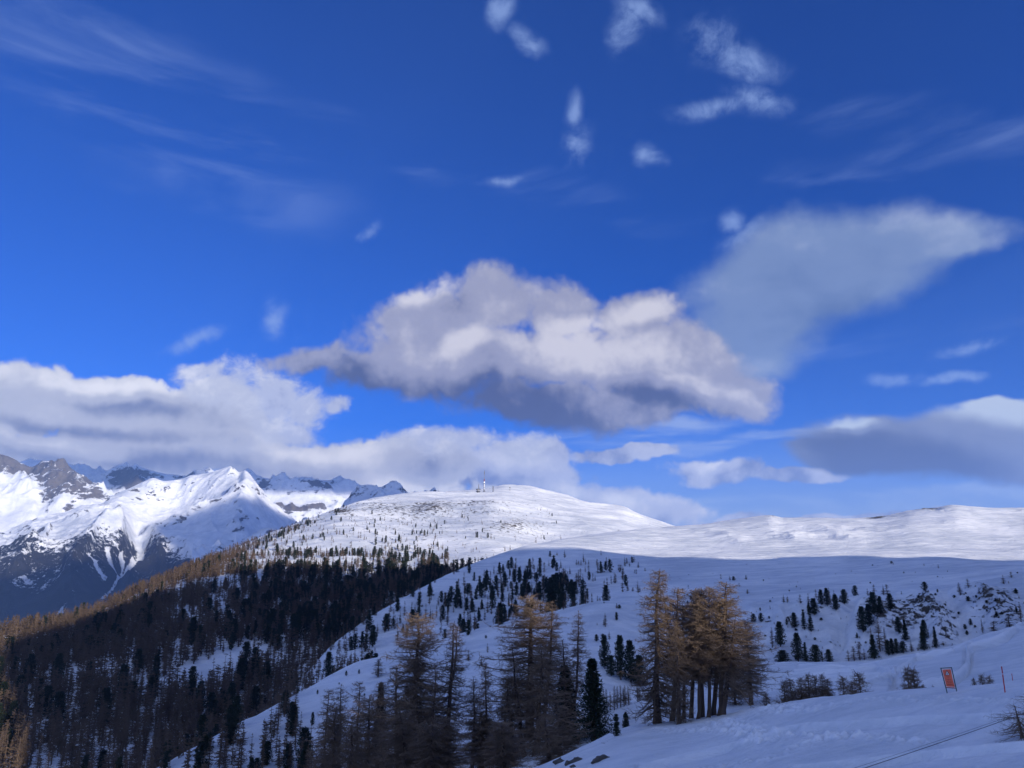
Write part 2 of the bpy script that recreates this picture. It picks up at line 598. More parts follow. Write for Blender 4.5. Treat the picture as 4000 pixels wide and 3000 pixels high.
def snow_material(name, big, fine, bump, rock=False, streak=(1, 1, 1), forest=False, rk=(0.42, 2.4), fresh=False):
    m, nt, b = new_mat(name)
    g = nt.node('ShaderNodeNewGeometry')
    P = E(nt, g.outputs['Position'])
    n1 = nt.noise(P, 1.0 / big, 6.0, 0.6)
    n2 = nt.noise(nt.vmath('MULTIPLY', P, streak), 1.0 / fine, 6.0, 0.65)
    n3 = nt.noise(P, 4.0 / fine, 3.0, 0.6)
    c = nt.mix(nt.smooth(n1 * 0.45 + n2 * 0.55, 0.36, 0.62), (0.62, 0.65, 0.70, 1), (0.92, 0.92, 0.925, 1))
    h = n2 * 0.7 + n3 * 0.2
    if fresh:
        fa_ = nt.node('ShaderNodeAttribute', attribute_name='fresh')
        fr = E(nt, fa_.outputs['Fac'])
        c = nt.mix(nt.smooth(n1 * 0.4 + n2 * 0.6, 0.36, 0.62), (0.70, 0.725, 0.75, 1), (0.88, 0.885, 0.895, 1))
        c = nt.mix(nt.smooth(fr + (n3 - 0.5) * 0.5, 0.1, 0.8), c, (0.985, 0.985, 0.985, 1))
    if rock:
        a = nt.node('ShaderNodeAttribute', attribute_name='rock')
        r = E(nt, a.outputs['Fac'])
        rn = nt.noise(nt.vmath('MULTIPLY', P, (1, 1, 1.8)), 1.0 / (fine * rk[0]), 8.0, 0.70, dist=0.3)
        rm = nt.smooth(r + (rn - 0.5) * rk[1], 0.44, 0.56)
        rc = nt.mix(nt.noise(P, 3.0 / fine, 5.0, 0.6), (0.045, 0.040, 0.036, 1), (0.20, 0.17, 0.135, 1))
        c = nt.mix(rm, c, rc)
        h = h + rn * 0.8 * rm
    if forest:
        a = nt.node('ShaderNodeAttribute', attribute_name='forest')
        f = E(nt, a.outputs['Fac'])
        Q = nt.vmath('MULTIPLY', P, (1, 1, 0.45))
        fn = nt.noise(Q, 1.0 / 34.0, 5.0, 0.8)
        fm = nt.smooth(f + (fn - 0.5) * 2.2 + (nt.noise(Q, 1.0 / 160.0, 3.0, 0.6) - 0.5) * 0.8, 0.40, 0.54)
        fc = nt.mix(nt.noise(P, 1.0 / 90.0, 4.0, 0.7), (0.014, 0.017, 0.018, 1), (0.050, 0.044, 0.036, 1))
        c = nt.mix(fm, c, fc)
        h = h + fn * 1.6 * fm
    nt.put(b.inputs['Base Color'], c)
    b.inputs['Roughness'].default_value = 0.75
    b.inputs['Specular IOR Level'].default_value = 0.25
    bp = nt.node('ShaderNodeBump')
    bp.inputs['Strength'].default_value = 1.0
    bp.inputs['Distance'].default_value = bump
    nt.put(bp.inputs['Height'], h)
    nt.l.new(bp.outputs[0], b.inputs['Normal'])
    return m


MAT = {}
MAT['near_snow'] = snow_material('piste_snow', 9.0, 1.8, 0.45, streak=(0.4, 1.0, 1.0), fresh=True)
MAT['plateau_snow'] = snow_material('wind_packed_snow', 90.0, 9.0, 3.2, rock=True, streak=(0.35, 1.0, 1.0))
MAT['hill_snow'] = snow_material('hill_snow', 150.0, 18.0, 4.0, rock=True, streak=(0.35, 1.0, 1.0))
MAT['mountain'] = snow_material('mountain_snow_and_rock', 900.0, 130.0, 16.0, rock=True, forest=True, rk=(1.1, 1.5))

# ------------------------------------------------------------------ foreground slope
A_ROWS = [
    lambda az, R, Z: (np.full_like(az, 4.0), np.full_like(az, -7.2)),
    [(-3500, 3900, 20), (-1500, 3900, 22), (0, 3900, 25), (1500, 3850, 28), (2500, 3520, 30), (3500, 3230, 32), (4500, 3120, 32), (7000, 2900, 30)],
    [(-3500, 3700, 60), (-1500, 3600, 70), (0, 3400, 80), (1000, 3200, 85), (1700, 3075, 82), (2080, 3000, 72), (2300, 2905, 74), (2430, 2850, 76), (2600, 2826, 76),
     (2800, 2795, 75), (2950, 2763, 70), (3100, 2745, 66), (3300, 2722, 62), (3500, 2705, 60), (3700, 2688, 58), (4000, 2663, 55), (5500, 2600, 55), (7000, 2500, 55)],
    lambda az, R, Z: (R[-1] + 9.0, Z[-1] - 2.6),
    lambda az, R, Z: (R[-1] + 30.0, Z[-1] - 14.0),
]
SA = Sheet(A_ROWS, -62, 62, 1500, [30, 230, 14, 6])
px, py = SA.px()
vis = sstep(SA.R, 8, 20)
edge = np.exp(-((SA.V - 2.0) / 0.10) ** 2)
SA.Z += pfbm(SA.X, SA.Y, 14.0, 4, 0.45, 3) * 0.35 * vis
SA.Z += pfbm(SA.X * 0.4, SA.Y, 3.0, 4, 0.55, 5) * 0.16 * vis
# trampled, lumpy snow along the crest and in a wandering trail
foot = np.clip(gauss(px, py, 3060, 2775, 170, 24) + gauss(px, py, 2850, 2830, 110, 28) + gauss(px, py, 2960, 2880, 90, 34)
               + 0.5 * np.exp(-(seg_dist(px, py, [(4000, 2740), (3650, 2725), (3250, 2760)]) / 14) ** 2)
               + 0.7 * np.exp(-(seg_dist(px, py, [(2560, 2850), (2800, 2860), (3000, 2880), (3350, 2870), (3700, 2880)]) / 12) ** 2)
               + 0.6 * np.exp(-(seg_dist(px, py, [(3350, 2860), (3150, 2900), (3000, 2965), (2700, 3010)]) / 14) ** 2), 0, 1)
lump = pfbm(SA.X, SA.Y, 0.62, 2, 0.55, 9)
SA.attrs['fresh'] = foot * sstep(np.abs(lump), 0.08, 0.35)
SA.Z += foot * (np.abs(lump) * 0.55 - 0.06)
# wheel and ski ruts running along the slope
for k, pts in enumerate([[(4100, 2790), (3600, 2800), (3100, 2850), (2500, 3000)], [(4100, 2905), (3600, 2930), (3100, 3010)]]):
    d = seg_dist(px, py, pts)
    SA.attrs['fresh'] = SA.attrs['fresh'] + 0.5 * np.exp(-(d / 5) ** 2)
    SA.Z += 0.22 * np.exp(-(d / 6) ** 2) - 0.16 * np.exp(-((d - 13) / 7) ** 2)
foreground_slope = SA.build('foreground_slope', MAT['near_snow'])

# ------------------------------------------------------------------ second slope with the ski tracks
B_ROWS = [
    [(-3500, 4300, 84), (-1500, 4200, 88), (0, 3700, 92), (1000, 3400, 96), (1500, 3260, 96), (2000, 3100, 92), (2500, 2900, 92), (3000, 2810, 84), (3500, 2760, 78),
     (4000, 2740, 72), (5500, 2700, 72), (7000, 2600, 72)],
    [(-3500, 3900, 100), (-1500, 3900, 104), (0, 3550, 110), (1000, 3260, 114), (1500, 3130, 116), (2000, 2940, 112), (2300, 2820, 108), (2510, 2760, 108), (2900, 2700, 112), (3200, 2690, 108),
     (3500, 2685, 102), (3800, 2655, 98), (4000, 2640, 96), (5500, 2560, 96), (7000, 2500, 96)],
    [(-3500, 3800, 120), (-1500, 3800, 124), (0, 3450, 124), (1000, 3200, 124), (1500, 3060, 124), (2000, 2880, 122), (2380, 2772, 120), (2510, 2729, 124), (2650, 2680, 130), (2900, 2602, 142), (3000, 2591, 150),
     (3150, 2587, 156), (3300, 2588, 162), (3400, 2582, 165), (3500, 2567, 168), (3700, 2525, 174), (3850, 2480, 182), (4000, 2430, 190), (4500, 2300, 210), (5500, 2200, 230), (7000, 2100, 240)],
    lambda az, R, Z: (R[-1] + 16.0, Z[-1] - 6.0),
    lambda az, R, Z: (R[-1] + 40.0, Z[-1] - 26.0),
]
SB = Sheet(B_ROWS, -60, 60, 1500, [16, 190, 14, 6])
px, py = SB.px()
SB.Z += pfbm(SB.X, SB.Y, 22.0, 4, 0.45, 13) * 0.5 * sstep(SB.V, 0, 1) + pfbm(SB.X * 0.4, SB.Y, 3.0, 3, 0.5, 15) * 0.07
trk = seg_dist(px, py, [(3960, 2462), (3925, 2492), (3870, 2512), (3800, 2530), (3780, 2548), (3782, 2590), (3772, 2620), (3740, 2650), (3690, 2672), (3600, 2690)])
fresh = np.exp(-(trk / 3.5) ** 2)
SB.Z += 0.9 * np.exp(-(trk / 4.5) ** 2) - 0.35 * np.exp(-((trk - 11) / 5) ** 2)
for pts in [[(3500, 2628), (3482, 2650), (3488, 2680), (3478, 2700)], [(3330, 2690), (3470, 2640), (3560, 2590)], [(3060, 2640), (3250, 2628), (3420, 2616), (3500, 2628)],
            [(3090, 2660), (3280, 2650), (3440, 2640)], [(3120, 2600), (3320, 2605), (3560, 2580), (3800, 2510)], [(3100, 2625), (3300, 2612), (3420, 2604)],
            [(3580, 2575), (3680, 2552), (3770, 2530)], [(3600, 2562), (3720, 2540)], [(3900, 2475), (3990, 2440)]]:
    d = seg_dist(px, py, pts)
    fresh += 0.55 * np.exp(-(d / 2.6) ** 2)
    SB.Z += 0.42 * np.exp(-(d / 3.2) ** 2) - 0.25 * np.exp(-((d - 7) / 4) ** 2)
rough = gauss(px, py, 3200, 2640, 260, 45)
SB.attrs['fresh'] = fresh + 0.7 * rough * sstep(pfbm(SB.X * 0.25, SB.Y, 2.6, 3, 0.6, 27), 0.05, 0.3) + 0.6 * np.exp(-((SB.V - 2.0) / 0.06) ** 2)
SB.Z += (0.12 + rough * 0.35) * pfbm(SB.X * 0.35, SB.Y, 1.6, 2, 0.6, 25)
piste_slope = SB.build('piste_slope', MAT['near_snow'])

# ------------------------------------------------------------------ snowy bank, gully and plateau behind
P_ROWS = [
    [(-3500, 4200, 190), (-1500, 4200, 195), (0, 3700, 200), (1000, 3300, 205), (1500, 3060, 215), (2000, 2900, 225), (2400, 2790, 250), (2700, 2700, 290), (2900, 2640, 320), (3100, 2610, 328), (3300, 2600, 330),
     (3500, 2590, 330), (3700, 2560, 332), (4000, 2490, 336), (5500, 2350, 350), (7000, 2250, 350)],
    [(-3500, 4000, 235), (-1500, 4000, 240), (0, 3350, 250), (400, 3130, 260), (850, 2890, 280), (1100, 2755, 300), (1300, 2642, 320), (1450, 2586, 330), (1800, 2476, 340), (2000, 2429, 345), (2180, 2391, 350),
     (2400, 2347, 365), (2600, 2345, 380), (2900, 2372, 385), (3080, 2345, 388), (3250, 2350, 390), (3400, 2322, 395), (3600, 2318, 395), (3800, 2292, 405), (4000, 2262, 420), (5500, 2170, 450), (7000, 2150, 450)],
    [(-3500, 4050, 290), (-1500, 4050, 300), (0, 3420, 310), (850, 2925, 335), (1300, 2690, 365), (1800, 2530, 385), (2000, 2478, 390), (2180, 2430, 398), (2400, 2345, 430), (2600, 2322, 450), (3000, 2318, 450),
     (3400, 2290, 460), (3700, 2275, 468), (4000, 2235, 480), (5500, 2150, 520), (7000, 2140, 520)],
    [(-3500, 4000, 350), (-1500, 4000, 360), (0, 3420, 370), (850, 2925, 400), (1300, 2670, 430), (1700, 2530, 450), (2000, 2450, 465), (2200, 2400, 475), (2400, 2325, 500), (3000, 2285, 520), (4000, 2215, 560),
     (5500, 2140, 600), (7000, 2130, 600)],
    [(-3500, 4000, 400), (-1500, 4000, 405), (0, 3420, 415), (850, 2915, 430), (1100, 2760, 445), (1300, 2590, 480), (1550, 2450, 520), (1800, 2350, 560), (2000, 2285, 600), (2200, 2235, 640), (2500, 2210, 680), (3000, 2200, 700),
     (3500, 2189, 710), (4000, 2196, 720), (5500, 2150, 750), (7000, 2120, 750)],
    [(-3500, 4000, 430), (-1500, 4000, 435), (0, 3420, 445), (850, 2900, 460), (1100, 2735, 480), (1300, 2520, 520), (1430, 2420, 545), (1550, 2352, 570), (1750, 2243, 650), (1900, 2182, 740), (2100, 2126, 850), (2300, 2092, 950),
     (2500, 2073, 1050), (2650, 2058, 1150), (2780, 2045, 1200), (2900, 2028, 1250), (3000, 2016, 1280), (3060, 2026, 1290), (3200, 2027, 1300), (3400, 2029, 1350), (3500, 2012, 1400), (3560, 2000, 1420), (3650, 1990, 1450),
     (3720, 1978, 1480), (3800, 1984, 1490), (3870, 1990, 1500), (4000, 1991, 1550), (5500, 1980, 1700), (7000, 1950, 1800)],
    lambda az, R, Z: (R[-1] * 1.06 + 20, Z[-1] - 8 - 0.02 * R[-1]),
    lambda az, R, Z: (R[-1] * 1.3 + 150, Z[-1] - 0.25 * R[-1]),
]
SP = Sheet(P_ROWS, -60, 60, 1500, [60, 26, 20, 36, 80, 12, 8])
px, py = SP.px()
mid = sstep(SP.V, 0.0, 0.6) * (1 - sstep(SP.V, 4.7, 5.0) * 0.85)
SP.Z += (pfbm(SP.X * 0.6, SP.Y, 120.0, 5, 0.55, 33) * 5.0 + ridged(SP.X * 0.4, SP.Y, 60.0, 3, 0.5, 37) * 1.6) * mid
SP.Z += pfbm(SP.X * 0.35, SP.Y, 22.0, 5, 0.55, 35) * 0.9
# hollow with wind lips below the skyline, gullies in the bank
hol = gauss(px, py, 3120, 2085, 330, 38)
SP.Z += hol * (ridged(SP.X, SP.Y, 120.0, 4, 0.5, 41) - 0.45) * 11.0
bank = sstep(SP.V, 0.02, 0.25) * (1 - sstep(SP.V, 0.9, 1.15)) * sstep(px, 2850, 3000)
SP.Z += bank * (ridged(SP.AZ * 380.0, SP.R * 0.35, 26.0, 4, 0.5, 43) - 0.4) * 6.0
gul = np.exp(-((px - (3330 - (py - 2350) * 0.30)) / 28) ** 2) + 0.8 * np.exp(-((px - (3735 + (py - 2400) * 0.45)) / 34) ** 2)
SP.Z -= bank * gul * 3.4
rock = np.zeros_like(SP.Z)
for g in [(3590, 2380, 120, 42, 1.0), (3640, 2400, 60, 40, 1.1), (3450, 2400, 90, 40, 0.75), (3500, 2455, 120, 40, 0.55), (3700, 2475, 42, 45, 1.0), (3880, 2330, 85, 36, 0.95), (3900, 2390, 110, 50, 0.6), (3960, 2450, 60, 60, 0.55),
          (3190, 2400, 40, 34, 0.6), (3260, 2530, 60, 34, 0.5), (3000, 2430, 50, 16, 0.5), (3080, 2490, 60, 30, 0.35), (3400, 2520, 60, 60, 0.35)]:
    rock += gauss(px, py, g[0], g[1], g[2], g[3]) * g[4] * 0.62
rock *= bank
led = np.abs(np.mod(SP.Z * 0.75 + pfbm(SP.X, SP.Y, 16, 3, 0.5, 47) * 2.0, 1.0) - 0.5)
SP.Z += np.clip(rock, 0, 1) * (led * 2.6 + pfbm(SP.X, SP.Y, 5.0, 3, 0.6, 49) * 2.6)
edge_rock = gauss(px, py, 3430, 2022, 60, 7) + gauss(px, py, 3650, 1990, 90, 7) + gauss(px, py, 3975, 1998, 40, 9) + 0.8 * gauss(px, py, 3010, 2018, 35, 5)
SP.Z += edge_rock * pfbm(SP.X, SP.Y, 26.0, 3, 0.6, 51) * 5.0
SP.attrs['rock'] = np.clip(rock * 0.9, 0, 0.46) + 0.10 * (led - 0.25) * np.clip(rock * 2, 0, 1) + edge_rock * 0.8 * sstep(SP.V, 4.6, 4.9)
plateau = SP.build('snow_plateau', MAT['plateau_snow'])

# ------------------------------------------------------------------ domed hill and its wooded spur
F_ROWS = [
    [(-3500, 4300, 220), (-1500, 4300, 230), (0, 3500, 270), (500, 3180, 320), (850, 2960, 400), (1100, 2770, 460), (1300, 2610, 520), (1600, 2410, 590), (1750, 2310, 670), (1900, 2240, 760), (2100, 2190, 860), (2400, 2140, 1000),
     (2700, 2115, 1150), (5500, 2115, 1600), (7000, 2115, 1600)],
    [(-3500, 3500, 400), (-1500, 3350, 420), (0, 2600, 640), (300, 2490, 740), (600, 2360, 800), (900, 2270, 830), (1300, 2255, 830), (1600, 2235, 850), (1900, 2185, 900), (2100, 2142, 1050), (2400, 2095, 1250), (2700, 2088, 1450),
     (5500, 2095, 1900), (7000, 2095, 1900)],
    [(-3500, 3300, 470), (-1500, 3100, 500), (-500, 2715, 650), (0, 2507, 760), (300, 2417, 880), (600, 2287, 1000), (760, 2210, 1100), (900, 2150, 1200), (1150, 2058, 1450), (1250, 2026, 1550), (1330, 1994, 1650), (1550, 1948, 1850),
     (1700, 1938, 2000), (1900, 1923, 2100), (1980, 1913, 2150), (2060, 1916, 2150), (2150, 1931, 2150), (2350, 1981, 2050), (2430, 1988, 2000), (2500, 2016, 1950), (2650, 2064, 1900), (3000, 2125, 1900), (5500, 2150, 2000),
     (7000, 2150, 2000)],
    lambda az, R, Z: (R[-1] * 1.08 + 30, Z[-1] - 25),
    lambda az, R, Z: (R[-1] * 1.5 + 700, Z[-1] - 0.55 * R[-1] - 300),
]
SF = Sheet(F_ROWS, -60, 45, 1300, [70, 100, 12, 12])
px, py = SF.px()
mid = sstep(SF.V, 0.0, 0.4) * (1 - sstep(SF.V, 1.75, 2.0) * 0.9)
SF.Z += pfbm(SF.X, SF.Y, 260.0, 4, 0.5, 61) * 11.0 * mid
SF.Z += (pfbm(SF.X * 0.4, SF.Y, 60.0, 5, 0.55, 63) * 4.0 + ridged(SF.X * 0.5, SF.Y, 130.0, 3, 0.5, 67) * 5.0) * mid
rib = gauss(px, py, 1900, 1975, 220, 12) + 0.8 * gauss(px, py, 1690, 2000, 70, 22) + 0.7 * gauss(px, py, 2000, 2065, 120, 18)
SF.Z += rib * 7.0
SF.attrs['rock'] = (0.10 + 0.30 * gauss(px, py, 1680, 1998, 80, 24) + 0.28 * gauss(px, py, 1850, 1980, 140, 10) + 0.26 * gauss(px, py, 2000, 2062, 110, 26)
                    + 0.62 * gauss(px, py, 1340, 2008, 40, 9) + 0.25 * gauss(px, py, 1500, 1985, 160, 30) + 0.1 * gauss(px, py, 1700, 2080, 500, 120)
                    + 0.2 * gauss(px, py, 1900, 2008, 90, 12))
domed_hill = SF.build('domed_hill', MAT['hill_snow'])

# ------------------------------------------------------------------ far mountains
def crag(sheet, v0, v1, amp, wl, seed, keep=0.12, octs=7, power=1.0):
    """cut ridges and couloirs into a mountain while its skyline keeps its shape"""
    w = sstep(sheet.V, v0, v0 + 0.35 * (v1 - v0)) * (1 - (1 - keep) * sstep(sheet.V, v0 + 0.8 * (v1 - v0), v1))
    r = ridged(sheet.X, sheet.Y, wl, octs, 0.55, seed)
    sheet.Z += (r ** power - 0.42) * amp * w


G1_ROWS = [
    [(-3500, 2800, 4200), (-1500, 2750, 4400), (0, 2700, 4600), (1300, 2650, 5000), (3000, 2600, 5000)],
    [(-3500, 2350, 6500), (-1500, 2330, 6500), (0, 2300, 6300), (300, 2280, 6200), (540, 2290, 6800), (800, 2300, 6200), (1150, 2280, 6600), (1500, 2300, 7000), (3000, 2350, 7000)],
    [(-3500, 2150, 7400), (-1500, 2140, 7400), (0, 2110, 7400), (150, 2085, 7200), (300, 2070, 7100), (450, 2075, 7200), (540, 2110, 7900), (650, 2085, 7500), (800, 2070, 7200), (950, 2080, 7400), (1150, 2120, 7900), (1500, 2200, 8000), (3000, 2250, 8000)],
    [(-3500, 2100, 8200), (-1500, 2090, 8200), (0, 2095, 8000), (110, 2050, 8000), (260, 2000, 7900), (330, 1975, 7900), (420, 1968, 8000), (560, 1985, 8500), (700, 1975, 8600), (850, 1950, 8200), (950, 1935, 8000), (1058, 1990, 8200),
     (1167, 2060, 8300), (1500, 2180, 8600), (3000, 2240, 8600)],
    [(-3500, 2060, 9000), (-1500, 2050, 9000), (0, 2107, 8800), (110, 2054, 8800), (260, 1999, 8700), (330, 1970, 8700), (400, 1962, 8800), (430, 1938, 9000), (500, 1905, 9100), (560, 1878, 9200), (600, 1863, 9200), (640, 1876, 9200), (705, 1872, 9300),
     (740, 1858, 9200), (787, 1851, 9200), (850, 1836, 9200), (880, 1826, 9200), (899, 1822, 9200), (915, 1835, 9100), (932, 1852, 9000), (957, 1840, 8800), (980, 1862, 8800), (1000, 1888, 8800), (1030, 1930, 8800), (1058, 1965, 8800),
     (1117, 2011, 8800), (1167, 2047, 8800), (1300, 2130, 9000), (1700, 2200, 9000), (3000, 2250, 9000)],
    lambda az, R, Z: (R[-1] * 1.12, Z[-1] - 500),
]
SG = Sheet(G1_ROWS, -58, 12, 1000, [24, 60, 60, 110, 14])
px, py = SG.px()
base_px, base_py = px.copy(), py.copy()
crag(SG, 0.3, 4.0, 190.0, 1500.0, 71, keep=0.16, octs=7, power=1.0)
SG.Z += (ridged(SG.X, SG.Y, 260.0, 4, 0.6, 79) - 0.45) * 24 * sstep(SG.V, 0.6, 1.5) * (1 - 0.8 * sstep(SG.V, 3.8, 4.0))
low_part = 1 - sstep(SG.V, 2.0, 3.2)
SG.Z += low_part * sstep(SG.V, 0, 0.5) * (ridged(SG.AZ * 7500, SG.R * 0.25, 420.0, 5, 0.5, 73) - 0.4) * 130
slp = SG.slope()
tl = 2074 + 26 * pfbm(SG.X, SG.Y, 1400.0, 4, 0.6, 75) - 20 * sstep(px, 200, 330) * (1 - sstep(px, 450, 520)) + 60 * np.exp(-((px - 545) / 30) ** 2) + 24 * sstep(px, 700, 1000)
forest = sstep(py - tl, -30, 100) * 0.68 + 0.32 * sstep(py - tl, 90, 240)
gully = np.minimum.reduce([seg_dist(px, py, [(520, 2070), (545, 2120), (552, 2180), (520, 2225), (470, 2262), (400, 2310)]) / 9.0,
                           seg_dist(px, py, [(420, 2120), (430, 2170), (450, 2225), (470, 2262)]) / 6.5,
                           seg_dist(px, py, [(470, 2160), (480, 2210), (475, 2250)]) / 5.0,
                           seg_dist(px, py, [(350, 2150), (385, 2200), (415, 2240)]) / 4.0])
forest -= 0.95 * np.exp(-gully ** 2)
forest -= 0.55 * gauss(px, py, 950, 2120, 220, 36) + 0.35 * gauss(px, py, 110, 2230, 150, 90) * (pfbm(SG.X, SG.Y, 260.0, 3, 0.6, 77) > 0.12)
forest -= 1.2 * gauss(px, py, 240, 2374, 26, 8) + 0.9 * gauss(px, py, 275, 2343, 22, 5) + 0.8 * gauss(px, py, 900, 2136, 60, 8)
forest = forest
SG.attrs['forest'] = np.clip(forest, -0.4, 1)
SG.attrs['rock'] = np.clip(sstep(slp, 0.62, 1.25) * 0.42 + 0.25 * gauss(px, py, 850, 1935, 45, 40) * 1.0 + 0.15 * gauss(px, py, 580, 1900, 90, 30) + 0.2 * gauss(px, py, 150, 2060, 90, 30), 0, 1) * (1 - np.clip(forest * 1.5, 0, 1))
front_mountain = SG.build('front_mountain', MAT['mountain'])

G2_ROWS = [
    [(-3500, 2150, 8800), (-1500, 2150, 8800), (0, 2150, 8900), (500, 2100, 9000), (1000, 2150, 9000), (1800, 2250, 9000)],
    [(-3500, 2000, 9600), (-1500, 2000, 9600), (-300, 1980, 9700), (0, 1960, 9700), (130, 1930, 9700), (160, 1960, 9600), (260, 1930, 9500), (420, 1960, 9500), (700, 2060, 9500), (1800, 2230, 9500)],
    [(-3500, 1900, 10100), (-1500, 1880, 10100), (-300, 1850, 10300), (0, 1850, 10300), (100, 1870, 10300), (200, 1860, 10000), (330, 1890, 9900), (430, 1955, 9900), (700, 2050, 9900), (1800, 2220, 9900)],
    [(-3500, 1850, 10500), (-1500, 1800, 10500), (-400, 1780, 10500), (-100, 1745, 10500), (0, 1766, 10500), (40, 1776, 10500), (60, 1786, 10500), (85, 1806, 10500), (100, 1814, 10500), (130, 1820, 10500), (165, 1804, 10400), (200, 1806, 10400),
     (238, 1800, 10300), (246, 1797, 10300), (262, 1812, 10300), (290, 1830, 10300), (330, 1858, 10300), (360, 1884, 10300), (388, 1912, 10300), (418, 1950, 10300), (500, 2000, 10300), (700, 2060, 10300), (1800, 2220, 10300)],
    lambda az, R, Z: (R[-1] * 1.12, Z[-1] - 600),
]
SH = Sheet(G2_ROWS, -58, 5, 760, [16, 40, 60, 12])
crag(SH, 0.4, 3.0, 330.0, 900.0, 81, keep=0.22, octs=7)
px, py = SH.px()
slp = SH.slope()
SH.attrs['forest'] = np.full_like(SH.Z, -0.5)
rk = sstep(slp, 0.5, 1.1) * 0.35 + 0.42 * sstep(SH.V, 1.6, 2.2)
rk += 0.45 * gauss(px, py, 215, 1880, 110, 70) + 0.4 * gauss(px, py, 160, 1990, 40, 60) + 0.2 * gauss(px, py, 350, 1930, 50, 40)
rk -= 1.0 * gauss(px, py, 40, 1930, 110, 62) + 0.8 * gauss(px, py, 50, 2030, 120, 60)
SH.attrs['rock'] = np.clip(rk, 0, 0.75)
rocky_mountain = SH.build('rocky_mountain', MAT['mountain'])

G3_ROWS = [
    [(-3500, 2150, 10800), (-1500, 2150, 10800), (0, 2150, 10800), (1000, 2150, 10600), (1800, 2200, 10600), (3000, 2280, 10600)],
    [(-3500, 1950, 11500), (-1500, 1950, 11500), (0, 1900, 11500), (500, 1900, 11400), (1000, 1960, 11000), (1250, 1990, 10900), (1400, 2000, 10900), (1800, 2150, 11000), (3000, 2250, 11000)],
    [(-3500, 1850, 12300), (-1500, 1840, 12300), (0, 1830, 12300), (95, 1808, 12300), (120, 1802, 12300), (150, 1822, 12300), (250, 1830, 12300), (300, 1828, 12200), (340, 1835, 12200), (378, 1836, 12200), (388, 1819, 12200), (402, 1836, 12200),
     (450, 1846, 12200), (490, 1828, 12100), (515, 1820, 12100), (528, 1811, 12100), (545, 1820, 12100), (565, 1826, 12100), (600, 1836, 12100), (680, 1852, 12100), (800, 1862, 12200), (1000, 1862, 12200), (1100, 1870, 12200), (1180, 1866, 12200),
     (1250, 1872, 12200), (1330, 1888, 12200), (1420, 1915, 12200), (1500, 1980, 12200), (1800, 2150, 12200), (3000, 2240, 12200)],
    lambda az, R, Z: (R[-1] * 1.1, Z[-1] - 600),
]
SI = Sheet(G3_ROWS, -58, 14, 800, [30, 70, 10])
crag(SI, 0.3, 2.0, 380.0, 1300.0, 91, keep=0.15, octs=6)
px, py = SI.px()
slp = SI.slope()
SI.attrs['forest'] = np.full_like(SI.Z, -0.5)
rk = sstep(slp, 0.5, 1.2) * 0.3 + 0.6 * gauss(px, py, 520, 1868, 95, 46) + 0.6 * gauss(px, py, 700, 1850, 60, 20) + 0.45 * gauss(px, py, 1030, 1885, 30, 25) \
    + 0.4 * gauss(px, py, 1250, 1890, 60, 20) + 0.4 * gauss(px, py, 1150, 1985, 30, 16) + 0.35 * gauss(px, py, 1240, 1975, 50, 14) + 0.3 * gauss(px, py, 1100, 1975, 60, 20)
SI.attrs['rock'] = np.clip(rk, 0, 0.75)
back_mountain = SI.build('back_mountain', MAT['mountain'])

G4_ROWS = [
    [(900, 2250, 5000), (1150, 2150, 5200), (1400, 2080, 5300), (1900, 2080, 5300), (3000, 2250, 5300)],
    [(900, 2150, 6500), (1150, 2072, 6500), (1230, 2050, 6500), (1300, 2012, 6500), (1350, 1972, 6500), (1400, 1935, 6500), (1430, 1911, 6500), (1452, 1905, 6500), (1475, 1912, 6500), (1500, 1917, 6500), (1530, 1913, 6500), (1570, 1924, 6500),
     (1700, 1945, 6500), (1900, 1990, 6500), (3000, 2240, 6500)],
    lambda az, R, Z: (R[-1] * 1.12, Z[-1] - 400),
]
SJ = Sheet(G4_ROWS, -22, 16, 420, [70, 10])
crag(SJ, 0.2, 1.0, 190.0, 620.0, 101, keep=0.2, octs=6)
slp = SJ.slope()
SJ.attrs['forest'] = np.full_like(SJ.Z, -0.5)
SJ.attrs['rock'] = np.clip(sstep(slp, 0.45, 1.1) * 0.42, 0, 0.40)
snow_peak = SJ.build('snow_peak', MAT['mountain'])

# valley floor far below, out to where the mountains stand
ang = np.linspace(0, 2 * math.pi, 65)[:-1]
co = np.concatenate([[[0, 0, -1250.0]], np.stack([15500 * np.sin(ang), 15500 * np.cos(ang), np.full(64, -1250.0)], -1)])
fa = np.array([[0, i + 1, (i + 1) % 64 + 1] for i in range(64)])[:, ::-1]
me = mesh_np('valley_floor', co, fa)
me.materials.append(MAT['plateau_snow'])
vf = bpy.data.objects.new('valley_floor', me); vf['kind'] = 'structure'; COL.objects.link(vf)

# ------------------------------------------------------------------ the mountain shoulder behind and to the right that keeps the sun off the near slopes
K_SUN = math.tan(SUN_EL)
HX, HY = math.sin(SUN_AZ), math.cos(SUN_AZ)      # horizontal direction to the sun
WX, WY = -HY, HX                                  # across it, growing forward and to the right


def sun_coords(p):
    u = p[0] * HX + p[1] * HY
    w = p[0] * WX + p[1] * WY
    return w, p[2] - u * K_SUN


SHADE_KEYS = [(-900, -40), (-300, -35), (0, -2), (45, 9), (56, 12), (61, 4), (68, 4), (72, 17), (78, 20), (84, 13), (90, 20), (105, 62), (148, 138), (187, 160), (230, 178), (268, 194), (302, 206), (346, 217), (400, 216), (441, 198), (480, 181), (540, 170), (589, 157), (633, 117), (680, 66), (700, 42), (760, 10), (1000, -60), (1500, -160)]


def ray_sheet(bv, px_, py_):
    d = Vector(pdir(px_, py_)).normalized()
    hit = bv.ray_cast(Vector((0, 0, 0)), d)
    return hit[0]


